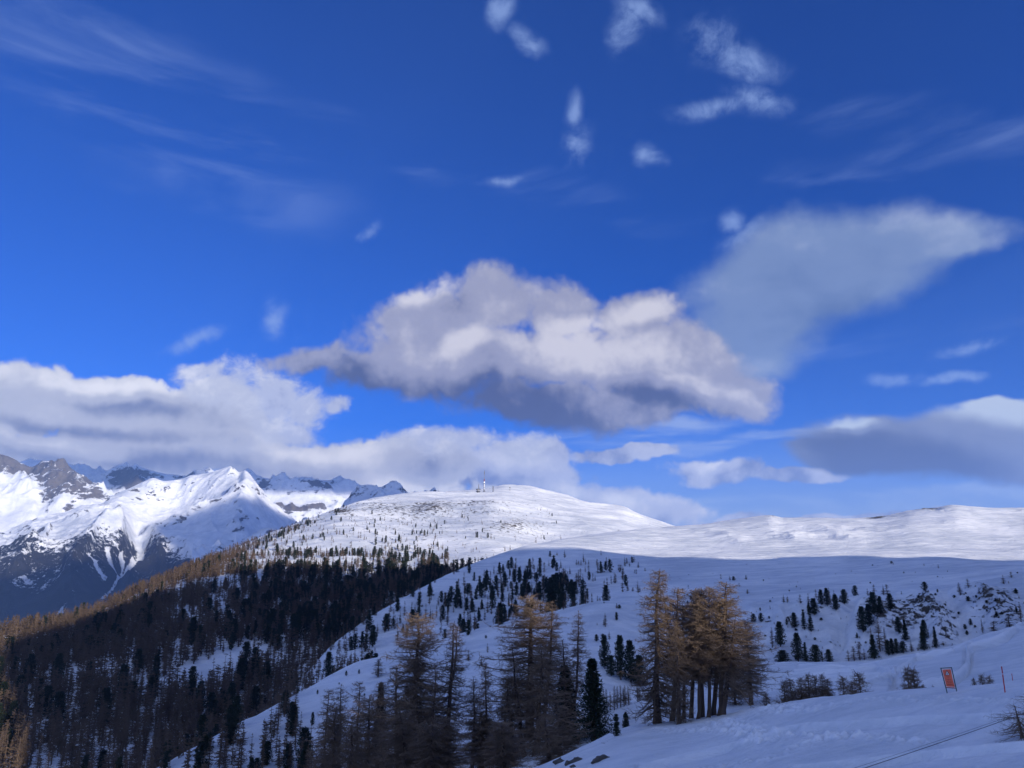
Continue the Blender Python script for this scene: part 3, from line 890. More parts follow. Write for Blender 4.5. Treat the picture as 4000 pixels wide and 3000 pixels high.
U_CREST = 520.0
ws = np.unique(np.concatenate([np.linspace(-1400, 1800, 260), np.arange(30, 140, 2.0)]))
crest = pchip1([k[0] for k in SHADE_KEYS], [k[1] for k in SHADE_KEYS], ws)
crest = crest + pfbm(ws, ws * 0 + 5.0, 60.0, 4, 0.5, 7) * 3.0 * sstep(np.abs(ws - 60), 20, 120)
us = np.concatenate([np.linspace(70, U_CREST, 60), np.linspace(U_CREST + 25, 1700, 30)])
UU, WWg = np.meshgrid(us, ws, indexing='ij')
CZ = np.broadcast_to(crest, UU.shape) + U_CREST * K_SUN
low_z = -14.0 - 0.02 * np.abs(WWg)
t = sstep(UU, 70, U_CREST) ** 0.9
tb = np.clip((UU - U_CREST) / (1700 - U_CREST), 0, 1)
ZZ = np.where(UU <= U_CREST, low_z + (CZ - low_z) * np.clip((UU - 70) / (U_CREST - 70), 0, 1) ** 1.25, CZ - tb * (CZ + 500))
ZZ = ZZ - 12 * (UU <= 71)
nm = sstep(UU, 90, 200) * (1 - np.exp(-((UU - U_CREST) / 60) ** 2))
ZZ += (ridged(UU, WWg, 240.0, 5, 0.5, 111) - 0.55) * 30 * nm * (UU < U_CREST)
co = np.stack([UU * HX + WWg * WX, UU * HY + WWg * WY, ZZ], -1).reshape(-1, 3)
i = np.arange(UU.size).reshape(UU.shape)
q = np.stack([i[:-1, :-1], i[1:, :-1], i[1:, 1:], i[:-1, 1:]], -1).reshape(-1, 4)
me = mesh_np('shoulder_ridge', co, q)
me.materials.append(MAT['plateau_snow'])
sr = bpy.data.objects.new('shoulder_ridge', me); sr['kind'] = 'structure'; COL.objects.link(sr)

BV = {'A': SA.bvh(3), 'B': SB.bvh(3), 'P': SP.bvh(2), 'F': SF.bvh(2)}
# ------------------------------------------------------------------ air
def haze_box():
    x0, x1, y0, y1, z0, z1 = -16000.0, 16000.0, -16000.0, 16000.0, -1251.0, 1750.0
    co = np.array([(x, y, z) for x in (x0, x1) for y in (y0, y1) for z in (z0, z1)])
    fa = np.array([[0, 1, 3, 2], [4, 6, 7, 5], [0, 4, 5, 1], [2, 3, 7, 6], [0, 2, 6, 4], [1, 5, 7, 3]])
    me = mesh_np('haze', co, fa, smooth=False)
    m = bpy.data.materials.new('air')
    m.use_nodes = True
    nt = NT(m.node_tree)
    nt.n.clear()
    out = nt.node('ShaderNodeOutputMaterial')
    v = nt.node('ShaderNodeVolumePrincipled')
    v.inputs['Color'].default_value = (0.28, 0.50, 1.0, 1)
    v.inputs['Density'].default_value = HAZE_DENSITY
    v.inputs['Anisotropy'].default_value = 0.0
    nt.l.new(v.outputs[0], out.inputs['Volume'])
    me.materials.append(m)
    o = bpy.data.objects.new('haze', me)
    o['kind'] = 'stuff'
    o['label'] = 'thin blue mountain air filling the valley and fading the far peaks'
    COL.objects.link(o)


HAZE_DENSITY = 3.4e-5
haze_box()


# ------------------------------------------------------------------ unseen heap clouds added right of the view to shade the far mountains
def shading_cloud(w, c, hw, hc, hu, seed, label, u0=3000.0):
    n, m = 28, 20
    th = np.linspace(0.02, math.pi - 0.02, m)[:, None]; ph = np.linspace(0, 2 * math.pi, n, endpoint=False)[None]
    d = np.stack([np.sin(th) * np.cos(ph), np.sin(th) * np.sin(ph), np.cos(th) + 0 * ph], -1)
    r = 1 + 0.30 * perlin(d[..., 0] * 2.3 + seed, d[..., 1] * 2.3 + d[..., 2] * 1.7, seed) + 0.18 * perlin(d[..., 0] * 5 + seed, d[..., 1] * 5 + d[..., 2] * 4, seed + 3)
    uu = u0 + d[..., 0] * r * hu; ww = w + d[..., 1] * r * hw
    zz = c + u0 * K_SUN + d[..., 2] * r * hc * np.where(d[..., 2] < 0, 0.75, 1.1)
    co = np.stack([uu * HX + ww * WX, uu * HY + ww * WY, zz], -1).reshape(-1, 3)
    i = np.arange(n * m).reshape(m, n)
    q = np.stack([i[:-1], i[1:], np.roll(i[1:], -1, 1), np.roll(i[:-1], -1, 1)], -1).reshape(-1, 4)
    k = len(co)
    co = np.concatenate([co, [co[:n].mean(0)], [co[-n:].mean(0)]])
    me = mesh_np('shading_cloud', co, q)
    bmq = [[k, i[0][j], i[0][(j + 1) % n]] for j in range(n)] + [[k + 1, i[-1][(j + 1) % n], i[-1][j]] for j in range(n)]
    me2 = bpy.data.meshes.new('shading_cloud')
    me2.from_pydata([tuple(v) for v in co.tolist()], [], q.tolist() + [[int(a) for a in f] for f in bmq])
    me2.polygons.foreach_set('use_smooth', [True] * len(me2.polygons))
    me2.materials.append(M_CLOUD)
    bpy.data.meshes.remove(me)
    o = bpy.data.objects.new('shading_cloud', me2)
    o['kind'] = 'stuff'
    o['label'] = label
    COL.objects.link(o)


M_CLOUD = bpy.data.materials.new('cloud_droplets')
M_CLOUD.use_nodes = True
_nt = NT(M_CLOUD.node_tree); _nt.n.clear()
_o = _nt.node('ShaderNodeOutputMaterial'); _v = _nt.node('ShaderNodeVolumePrincipled')
_v.inputs['Color'].default_value = (1, 1, 1, 1); _v.inputs['Density'].default_value = 0.008
_nt.l.new(_v.outputs[0], _o.inputs['Volume'])
shading_cloud(2150, 1450, 1050, 430, 500, 3, 'unseen flat heap cloud added off to the right to shade the valley')
shading_cloud(3600, 2080, 1000, 620, 600, 5, 'unseen tall heap cloud added off to the right to shade the mountain foot')
shading_cloud(3300, 4700, 1700, 560, 700, 8, 'unseen high heap cloud added off to the right to shade the rocky peaks')
shading_cloud(6300, 4350, 1500, 520, 700, 11, 'unseen distant heap cloud added off to the right to shade the back range')
# ------------------------------------------------------------------ tree materials
def wood_material(name, c1, c2, scale, rough=0.9):
    m, nt, b = new_mat(name)
    g = nt.node('ShaderNodeNewGeometry')
    oi = nt.node('ShaderNodeObjectInfo')
    P = E(nt, g.outputs['Position'])
    n = nt.noise(nt.vmath('MULTIPLY', P, (1, 1, 0.25)), scale, 4.0, 0.6)
    rnd = E(nt, oi.outputs['Random'])
    f = (n * 1.2 - 0.1) * 0.6 + rnd * 0.4
    nt.put(b.inputs['Base Color'], nt.mix(f.clamp(), c1, c2))
    b.inputs['Roughness'].default_value = rough
    b.inputs['Specular IOR Level'].default_value = 0.15
    return m


MAT['bark'] = wood_material('larch_bark', (0.05, 0.037, 0.03, 1), (0.19, 0.135, 0.10, 1), 3.0)
MAT['twig'] = wood_material('larch_twigs', (0.11, 0.080, 0.058, 1), (0.33, 0.235, 0.160, 1), 1.3)
MAT['twig_far'] = wood_material('dimmed_larch_twigs', (0.075, 0.052, 0.038, 1), (0.21, 0.145, 0.095, 1), 0.9)  # far larches: dimmer light put into a darker copy of the twig colour
MAT['needle'] = wood_material('pine_needles', (0.010, 0.017, 0.010, 1), (0.030, 0.045, 0.024, 1), 1.5, 0.7)


def norm(v):
    return v / np.maximum(np.linalg.norm(v, axis=-1, keepdims=True), 1e-9)


def prisms(P0, P1, r0, r1, sides=3):
    """tapered rods between pairs of points, all in one go -> verts, quads"""
    P0 = np.asarray(P0, float); P1 = np.asarray(P1, float)
    n = len(P0)
    r0 = np.broadcast_to(r0, n); r1 = np.broadcast_to(r1, n)
    d = norm(P1 - P0)
    ref = np.where(np.abs(d[:, 2:3]) > 0.9, [[1.0, 0, 0]], [[0, 0, 1.0]])
    a = norm(np.cross(d, ref)); b = np.cross(d, a)
    co = np.empty((n, 2 * sides, 3))
    for k in range(sides):
        t = 2 * math.pi * k / sides
        off = a * math.cos(t) + b * math.sin(t)
        co[:, k] = P0 + off * r0[:, None]
        co[:, sides + k] = P1 + off * r1[:, None]
    base = (np.arange(n) * 2 * sides)[:, None]
    fs = [base + np.array([[k, (k + 1) % sides, sides + (k + 1) % sides, sides + k]]) for k in range(sides)]
    return co.reshape(-1, 3), np.concatenate(fs)


def tube_path(pts, rad, sides=7):
    pts = np.asarray(pts, float); n = len(pts)
    d = norm(np.gradient(pts, axis=0))
    ref = np.where(np.abs(d[:, 2:3]) > 0.95, [[1.0, 0, 0]], [[0, 0, 1.0]])
    a = norm(np.cross(d, ref)); b = np.cross(d, a)
    for i in range(1, n):                       # keep the rings from spinning
        if np.dot(a[i], a[i - 1]) < 0:
            a[i] = -a[i]; b[i] = -b[i]
    ks = np.arange(sides) * 2 * math.pi / sides
    co = pts[:, None] + (a[:, None] * np.cos(ks)[None, :, None] + b[:, None] * np.sin(ks)[None, :, None]) * np.asarray(rad)[:, None, None]
    i = np.arange(n * sides).reshape(n, sides)
    q = np.stack([i[:-1], np.roll(i[:-1], -1, 1), np.roll(i[1:], -1, 1), i[1:]], -1).reshape(-1, 4)
    return co.reshape(-1, 3), q


def merge(parts):
    co, fa, k = [], [], 0
    for c, f in parts:
        co.append(c); fa.append(f + k); k += len(c)
    return np.concatenate(co), np.concatenate(fa)


def larch_geo(rng, H=16.0, R=2.6, nb=130, gap=0.2, spurs=3, base=0.12, rt=0.30, tw=0.010, lean=0.0, top=0.55, droop=0.25, segs=6, sides=7, fork=False, skew=0.0):
    """bare larch: tapered trunk, whorled wavy limbs, hanging twigs with knobbly spurs"""
    nz = 14 if sides > 4 else 5
    tz = np.linspace(0, 1, nz)
    wob = np.cumsum(rng.normal(0, 0.0028, (nz, 2)), 0) * H
    wob[0] = 0
    tp = np.stack([wob[:, 0] + lean * H * tz, wob[:, 1], tz * H], -1)
    trad = rt * (1 - tz) ** 0.85 + 0.02
    trad[0] *= 1.35
    T = [tube_path(tp - [0, 0, 0.6] * (tz == 0)[:, None], trad, sides)]
    if fork:
        j = int(nz * 0.55)
        side = np.array([0.22, 0.1]) * H * 0.3
        f2 = tp[j:].copy(); s = np.linspace(0, 1, nz - j)
        f2[:, 0] += side[0] * s ** 0.6; f2[:, 1] += side[1] * s; f2[:, 2] -= 0.04 * H * s
        T.append(tube_path(f2, trad[j:] * 0.8, sides))
    P0, P1, r0, r1 = [], [], [], []
    u = np.sort(rng.uniform(0, 1, nb))
    hz = base + (0.985 - base) * u
    ga = rng.uniform(0, 2 * math.pi)
    for i in range(nb):
        t = hz[i]
        tt = (t - base) / (1 - base)
        env = (1 - tt) ** top * (0.55 + 0.45 * min(1.0, tt / 0.22))
        L = R * env * (rng.uniform(0.45, 1.0) + (0.45 if rng.random() < 0.12 else 0)) + 0.15
        a = ga + i * 2.39996 + rng.normal(0, 0.35)
        if skew:
            L *= 1 + skew * math.cos(a)
        c0 = np.array([np.interp(t, tz, tp[:, 0]), np.interp(t, tz, tp[:, 1]), t * H])
        if fork and t > 0.6 and rng.random() < 0.45:
            s = (t - 0.57) / 0.43
            c0 = c0 + np.array([0.066 * H * s ** 0.6, 0.03 * H * s, -0.04 * H * s])
        n = segs if L > 0.8 else max(2, segs - 2)
        s = np.linspace(0, 1, n + 1)
        el0 = -0.10 - 0.45 * droop * (1 - tt) + 0.75 * max(0, tt - 0.55) + rng.normal(0, 0.33)
        el = el0 + (0.55 + 0.25 * rng.random()) * s ** 1.6 - droop * 0.5 * np.sin(s * math.pi)
        aa = a + rng.normal(0, 0.5) * s + 0.25 * np.sin(s * rng.uniform(3, 8))
        dirs = np.stack([np.cos(aa) * np.cos(el), np.sin(aa) * np.cos(el), np.sin(el)], -1)
        pts = np.concatenate([[c0], c0 + np.cumsum(dirs[:-1] * (L / n), 0)])
        br = (0.012 + 0.016 * L) * (tw / 0.010) ** 0.5
        rr = br * (1 - s) ** 0.8 + tw * 0.8
        P0.append(pts[:-1]); P1.append(pts[1:]); r0.append(rr[:-1]); r1.append(rr[1:])
        m = int(L / gap)
        if m < 1:
            continue
        st = rng.uniform(0.12, 1.0, m)
        ip = np.stack([np.interp(st, s, pts[:, k]) for k in range(3)], -1)
        sd = np.where(rng.random(m) < 0.5, 1, -1)
        ta = a + sd * rng.uniform(0.4, 1.3, m)
        te = rng.normal(-0.1, 0.65, m)
        tl = rng.uniform(0.35, 0.85, m) * (0.6 + 0.22 * L) * (1.15 - 0.45 * st)
        td = np.stack([np.cos(ta) * np.cos(te), np.sin(ta) * np.cos(te), np.sin(te)], -1)
        e1 = ip + td * (tl * 0.55)[:, None]
        td2 = norm(td + np.array([0, 0, 1.0]) * rng.uniform(-0.5, 0.8, (m, 1)) + rng.normal(0, 0.25, (m, 3)))
        e2 = e1 + td2 * (tl * 0.5)[:, None]
        P0 += [ip, e1]; P1 += [e1, e2]; r0 += [np.full(m, tw), np.full(m, tw * 0.75)]; r1 += [np.full(m, tw * 0.75), np.full(m, tw * 0.3)]
        if spurs:
            k = spurs
            f = rng.uniform(0.1, 1.0, (m, k, 1))
            sp = ip[:, None] * (1 - f) + e2[:, None] * f
            sdir = norm(rng.normal(0, 1, (m, k, 3)) + td[:, None] * 0.8)
            se = sp + sdir * rng.uniform(0.12, 0.36, (m, k, 1))
            sp = sp.reshape(-1, 3); se = se.reshape(-1, 3)
            P0.append(sp); P1.append(se); r0.append(np.full(len(sp), tw * 0.7)); r1.append(np.full(len(sp), tw * 0.2))
    crown = prisms(np.concatenate(P0), np.concatenate(P1), np.concatenate(r0), np.concatenate(r1))
    return merge(T), crown


def pine_geo(rng, H=12.0, R=2.1, nl=60, nq=90, q=0.34, kind='stone', rt=0.22):
    """evergreen: short visible trunk, lumps of needle sprays on stubby limbs"""
    tz = np.linspace(0, 1, 6)
    tp = np.stack([rng.normal(0, 0.01, 6) * H, rng.normal(0, 0.01, 6) * H, tz * H * 0.97], -1); tp[0, :2] = 0; tp[0, 2] = -0.5
    trunk = [tube_path(tp, rt * (1 - tz) + 0.03, 6)]
    C, Rl, D = [], [], []
    P0, P1 = [], []
    for i in range(nl):
        t = (i + rng.random()) / nl
        if kind == 'stone':        # rounded column
            b = 0.07
            h = b + (0.98 - b) * t
            env = (min(1, (t + 0.08) / 0.22)) ** 0.5 * (1 - t ** 3.2) ** 0.75
            lr = R * 0.30
        elif kind == 'ragged':     # tiers with gaps
            h = 0.10 + 0.88 * (round(t * 8) / 8 + rng.normal(0, 0.012))
            env = (1 - t * 0.75) * rng.uniform(0.5, 1.1)
            lr = R * 0.24
        else:                      # cone
            h = 0.04 + 0.95 * t
            env = (1 - t) ** 0.85 * rng.uniform(0.8, 1.1)
            lr = R * (0.30 - 0.18 * t)
        a = i * 2.39996 + rng.normal(0, 0.4)
        rad = R * env * rng.uniform(0.55, 0.92)
        c = np.array([math.cos(a) * rad, math.sin(a) * rad, h * H])
        C.append(c); Rl.append(lr * rng.uniform(0.75, 1.25) * (0.6 + 0.4 * env))
        P0.append([0, 0, c[2] - 0.1 * rad]); P1.append(c)
        if t > 0.9 or env > 0.3:
            C.append(np.array([math.cos(a) * rad * 0.35, math.sin(a) * rad * 0.35, h * H])); Rl.append(lr * 0.9)
    C = np.array(C); Rl = np.array(Rl)
    trunk.append(prisms(P0, P1, 0.05, 0.02))
    m = len(C)
    d = norm(rng.normal(0, 1, (m, nq, 3)))
    rr = rng.uniform(0.35, 1.05, (m, nq, 1))
    p = C[:, None] + d * rr * Rl[:, None, None] * np.array([1.15, 1.15, 0.85])
    p = p.reshape(-1, 3); d = d.reshape(-1, 3)
    up = norm(d * 0.7 + rng.normal(0, 0.5, d.shape) + np.array([0, 0, 0.5]))
    sx = norm(np.cross(up, rng.normal(0, 1, d.shape)))
    L = q * rng.uniform(0.6, 1.3, (len(p), 1)); Wd = L * 0.42
    co = np.stack([p - sx * Wd * 0.5, p + sx * Wd * 0.5, p + up * L + sx * Wd * 0.15, p + up * L * 0.9 - sx * Wd * 0.25], 1).reshape(-1, 3)
    fa = np.arange(len(p) * 4).reshape(-1, 4)
    return merge(trunk), (co, fa)


def geo_mesh(name, geo, mat):
    me = mesh_np(name, geo[0], geo[1], smooth=False)
    me.materials.append(mat)
    return me


def both_mesh(name, trunk, crown, m1, m2):
    co = np.concatenate([trunk[0], crown[0]]); fa = np.concatenate([trunk[1], crown[1] + len(trunk[0])])
    me = mesh_np(name, co, fa, smooth=False, mat_idx=np.r_[np.zeros(len(trunk[1])), np.ones(len(crown[1]))])
    me.materials.append(m1); me.materials.append(m2)
    return me


class Kind:
    """one modelled tree form with its size; placed by scaling"""

    def __init__(self, sort, H, R, trunk, crown, mat=None):
        self.sort, self.H, self.R = sort, H, R
        m2 = MAT[mat] if mat else MAT['twig'] if sort == 'larch' else MAT['needle']
        self.m2 = m2
        self.trunk = geo_mesh('trunk', trunk, MAT['bark'])
        self.crown = geo_mesh('crown', crown, m2)
        self.both = None
        self.geo = (trunk, crown)

    def single(self):
        if self.both is None:
            self.both = both_mesh(self.sort + '_tree', *self.geo, MAT['bark'], self.m2)
        return self.both


def rs(s):
    return np.random.default_rng(s)


K_NEAR = {
    'bushy': Kind('larch', 20, 3.6, *larch_geo(rs(1), 20, 3.6, 260, 0.12, 3, 0.14, 0.30, 0.019, top=0.36, droop=0.3)),
    'tall': Kind('larch', 20, 2.9, *larch_geo(rs(2), 20, 2.9, 210, 0.12, 3, 0.16, 0.30, 0.018, top=0.55, droop=0.35, fork=True)),
    'slim': Kind('larch', 20, 1.7, *larch_geo(rs(3), 20, 1.7, 180, 0.12, 3, 0.20, 0.17, 0.017, top=0.55, droop=0.3)),
    'bare2': Kind('larch', 16, 2.0, *larch_geo(rs(14), 16, 2.2, 190, 0.12, 3, 0.33, 0.17, 0.017, top=0.42, droop=0.2, fork=True)),
    'bare': Kind('larch', 16, 2.0, *larch_geo(rs(4), 16, 2.0, 210, 0.12, 3, 0.27, 0.19, 0.017, top=0.5, droop=0.35)),
    'leaning': Kind('larch', 15, 2.8, *larch_geo(rs(5), 15, 2.8, 130, 0.12, 3, 0.24, 0.22, 0.017, lean=0.10, top=0.5, droop=0.5, skew=0.7)),
    'low2': Kind('larch', 16, 3.0, *larch_geo(rs(16), 16, 2.8, 190, 0.13, 3, 0.06, 0.24, 0.018, top=0.45, droop=0.35, skew=0.25)),
    'low': Kind('larch', 16, 3.0, *larch_geo(rs(6), 16, 3.0, 200, 0.13, 3, 0.03, 0.26, 0.018, top=0.6, droop=0.6)),
    'young': Kind('larch', 5, 1.25, *larch_geo(rs(7), 5, 1.25, 130, 0.085, 2, 0.03, 0.06, 0.014, top=0.75, droop=0.1)),
    'old': Kind('larch', 4, 2.2, *larch_geo(rs(8), 4, 2.2, 60, 0.16, 2, 0.10, 0.09, 0.009, lean=-0.06, top=0.35, droop=0.9, skew=-0.3)),
    'spruce': Kind('pine', 14, 2.6, *pine_geo(rs(9), 14, 2.6, 150, 34, 0.30, 'cone', 0.28)),
    'sapling': Kind('pine', 4.0, 0.8, *pine_geo(rs(10), 4.0, 0.8, 46, 40, 0.16, 'ragged', 0.08)),
    'ball': Kind('pine', 2.2, 0.75, *pine_geo(rs(11), 2.2, 0.75, 30, 60, 0.13, 'stone', 0.06)),
    'scrub': Kind('pine', 2.6, 1.2, *pine_geo(rs(12), 2.6, 1.2, 34, 60, 0.16, 'ragged', 0.07)),
}
K_MID_L = [Kind('larch', 14, 2.3, *larch_geo(rs(20 + i), 14, (1.9, 2.5, 2.1)[i], 110, 0.26, 1, 0.08, 0.20, 0.045, top=(0.7, 0.5, 0.85)[i], droop=0.2, segs=3, sides=5), mat='twig_far') for i in range(3)]
K_MID_P = [Kind('pine', 12, 2.1, *pine_geo(rs(30 + i), 12, 2.1, 50, 30, 0.5, ('stone', 'stone', 'cone', 'ragged')[i])) for i in range(4)]
K_FAR_L = [Kind('larch', 12, 1.9, *larch_geo(rs(40 + i), 12, (1.7, 2.1, 1.9, 1.5)[i], 46, 0.42, 0, 0.06, 0.17, 0.105, top=(0.7, 0.5, 0.85, 0.6)[i], droop=0.2, segs=2, sides=3), mat='twig_far') for i in range(4)]
K_FAR_P = [Kind('pine', 10, 1.8, *pine_geo(rs(50 + i), 10, 1.8, 20, 11, 1.0, ('stone', 'cone', 'stone')[i])) for i in range(3)]


def plant(kind, pos, h, w, name, label, cat, group=None, parts=True, rot=None, lean=0.0):
    sx = (w / 2) / kind.R
    sz = h / kind.H
    if parts:
        o = bpy.data.objects.new(name, None)
        o.empty_display_size = 0.5
    else:
        o = bpy.data.objects.new(name, kind.single())
    o.location = pos
    o.rotation_euler = (0, lean, RNG.uniform(0, 6.28) if rot is None else rot)
    if lean:
        o.rotation_mode = 'ZYX' if False else 'XYZ'
    o.scale = (sx, sx, sz)
    o['label'] = label
    o['category'] = cat
    if group:
        o['group'] = group
    COL.objects.link(o)
    if parts:
        for nm, me in (('trunk', kind.trunk), ('crown', kind.crown)):
            c = bpy.data.objects.new(nm, me)
            c.parent = o
            COL.objects.link(c)
    return o


def ground(x, y, names='AB'):
    z = None
    for n in names:
        h = BV[n].ray_cast(Vector((x, y, 900.0)), Vector((0, 0, -1)))
        if h[0] is not None and (z is None or h[0].z > z):
            z = h[0].z
    return z if z is not None else -30.0


def near_tree(kind, px_b, px_t, py_t, r, w_px, label, group=None, name=None, cat=None, on='AB'):
    if px_b < 2400 and on == 'AB' and r > 84:
        w_ = sun_coords(at(px_b, 2700, r))[0]
        if 58 < w_ < 74:
            r *= 76.0 / w_
    b = at(px_b, 2700, r)
    z = ground(b.x, b.y, on) - 0.15
    t = at(px_t, py_t, r)
    h = t.z - z
    w = w_px / metre((b.x, b.y, z))[1] * 1.03
    k = K_NEAR[kind]
    lean = math.atan2(t.x - b.x, h) if abs(px_t - px_b) > 6 else 0.0
    rot = RNG.uniform(0, 6.28)
    if kind in ('leaning', 'old'):
        rot = 0.0
        lean = 0.0
    o = plant(k, (b.x, b.y, z), h, w, name or ('larch_tree' if k.sort == 'larch' else 'pine_tree'), label,
              cat or ('larch' if k.sort == 'larch' else 'pine'), group, True, rot)
    if lean:
        o.rotation_mode = 'ZYX'
        o.rotation_euler = (0, lean, rot)
        o.rotation_mode = 'XYZ'
        q = Vector((math.sin(lean), 0, math.cos(lean))).to_track_quat('Z', 'Y')
        o.rotation_mode = 'QUATERNION'
        from mathutils import Quaternion
        o.rotation_quaternion = q @ Quaternion((0, 0, 1), rot)
    return o


GL = 'tall larches in the left foreground clump'
GR = 'larches in the clump right of centre'

NEAR = [
    # left clump, rooted below the bottom edge
    ('bushy', 1600, 1640, 2400, 125, 380, 'broad larch with a dense rounded orange-lit top, leftmost tall larch of the foreground clump', GL),
    ('tall', 1745, 1762, 2425, 122, 210, 'larch with a sunlit pointed crown, between the broad round-topped larch and the tallest pair', GL),
    ('bushy', 2062, 2078, 2332, 116, 420, 'tallest larch of the foreground clump, orange top, thick dark trunk rising from the bottom edge', GL),
    ('slim', 2125, 2160, 2345, 117, 150, 'slender larch leaning against the right side of the tallest foreground larch', GL),
    ('slim', 2245, 2262, 2382, 114, 120, 'thin pale-stemmed larch with a single spire top, right of the tallest foreground larch', GL),
    ('slim', 2215, 2200, 2500, 100, 150, 'dull brown larch filling the gap behind the thin spire-topped larch', GL),
    ('spruce', 2315, 2318, 2575, 88, 200, 'dark ragged spruce at the right foot of the foreground clump', None),
    ('spruce', 2215, 2205, 2600, 98, 180, 'dark evergreen half hidden behind the thin spire-topped larch', None),
    ('low', 1905, 1893, 2585, 112, 150, 'thin grey larch standing in the gap between the two foreground larch groups', GL),
    ('slim', 1850, 1845, 2640, 108, 130, 'sparse small larch beside the pointed sunlit larch', GL),
    ('low', 1960, 1975, 2720, 104, 200, 'low brown larch at the left foot of the tallest foreground larch', GL),
    ('low', 1690, 1700, 2620, 96, 260, 'shadowed larch with wide low branches under the pointed sunlit larch', GL),
    ('low', 1500, 1495, 2660, 100, 220, 'dark larch with long drooping boughs left of the broad round-topped larch', GL),
    ('low', 1405, 1402, 2660, 106, 170, 'bare brown larch, third from the left in the shaded row at the bottom', GL),
    ('slim', 1338, 1330, 2672, 112, 140, 'narrow shaded larch, second from the left in the row at the bottom', GL),
    ('low', 1270, 1284, 2690, 114, 180, 'shaded larch at the left end of the foreground row', GL),
    ('spruce', 1488, 1482, 2670, 118, 110, 'slim dark evergreen with a pointed tip among the shaded larches', None),
    ('bushy', 1880, 1875, 2790, 90, 300, 'wide brown bush-like larch crowding the bottom edge below the gap', GL),
    ('bushy', 1760, 1745, 2800, 86, 260, 'tangled brown larch at the bottom edge under the sunlit larches', GL),
    ('bushy', 1610, 1560, 2780, 88, 300, 'dark tangled larch at the bottom edge left of the clump', GL),
    ('low', 1380, 1370, 2830, 92, 260, 'spreading shaded larch at the bottom edge of the left row', GL),
    ('low', 2180, 2170, 2700, 84, 300, 'low larch with hanging pale twigs in front of the tallest larch trunk', GL),
    ('low', 2010, 1990, 2640, 98, 240, 'shaded larch with wide flat boughs left of the tallest trunk', GL),
    ('slim', 2050, 2000, 2500, 96, 160, 'shadowed side stem rising close to the tallest foreground larch', GL),
    ('low', 1640, 1648, 2560, 118, 260, 'dark lower boughs of a second larch behind the broad round-topped one', GL),
    ('low', 1560, 1550, 2600, 112, 220, 'shaded larch filling the left flank of the broad round-topped larch', GL),
    ('low', 2090, 2100, 2520, 104, 300, 'shaded larch crowding the stem of the tallest foreground larch', GL),
    ('bushy', 1450, 1440, 2720, 96, 240, 'dense dark larch low in the middle of the left foreground row', GL),
    ('bushy', 1320, 1310, 2760, 100, 220, 'dense dark larch low near the left end of the foreground row', GL),
    ('bushy', 1700, 1690, 2830, 84, 280, 'brown tangle of twigs at the bottom edge between the two foreground groups', GL),
    ('bushy', 1980, 1960, 2820, 84, 260, 'brown tangle of twigs at the bottom edge left of the thickest trunk', GL),
    ('low', 2140, 2130, 2800, 80, 240, 'dark low larch at the bottom edge right of the thickest trunk', GL),
    # clump right of centre, rooted on the crest
    ('low', 2563, 2592, 2220, 75.5, 330, 'largest larch at the left of the right-hand clump, branched to the snow', GR),
    ('bare', 2618, 2657, 2292, 76, 210, 'second larch of the right-hand clump, its crown crossing the largest one', GR),
    ('low', 2648, 2640, 2420, 73, 190, 'bushy brown larch with pale hanging twigs in front of the right-hand clump', GR),
    ('bare', 2664, 2672, 2360, 77, 150, 'dark stem just right of the bushy hanging larch', GR),
    ('bare', 2695, 2710, 2296, 77, 170, 'straight bare-stemmed larch in the middle of the right-hand clump', GR),
    ('bare', 2718, 2735, 2330, 75, 150, 'thin larch trunk, third from the right among the clean stems', GR),
    ('bare', 2738, 2752, 2294, 76, 170, 'pale-topped larch with a clean lower trunk near the clump middle', GR),
    ('bare', 2760, 2776, 2290, 75, 160, 'larch beside the pale-topped one with reddish bark at its foot', GR),
    ('bare', 2784, 2800, 2340, 77, 190, 'thickest clean larch trunk on the right side of the clump', GR),
    ('bare', 2802, 2835, 2268, 75.5, 220, 'tall pointed larch near the right end of the clump', GR),
    ('leaning', 2816, 2880, 2420, 75, 280, 'larch at the right end leaning right with long sweeping boughs over the snow', GR),
    ('bushy', 2930, 2925, 2420, 98, 200, 'rounded brown larch behind the right end of the clump', GR),
    ('young', 2870, 2872, 2550, 100, 150, 'small brown larch tucked behind the leaning larch', GR),
]
for i_, (k_, pb, ptx, pty, r_, wpx, lab, grp) in enumerate(NEAR):
    k_ = {'bare': ('bare', 'bare2'), 'low': ('low', 'low2')}.get(k_, (k_, k_))[i_ % 2]
    near_tree(k_, pb, ptx, pty, r_, wpx, lab, grp)

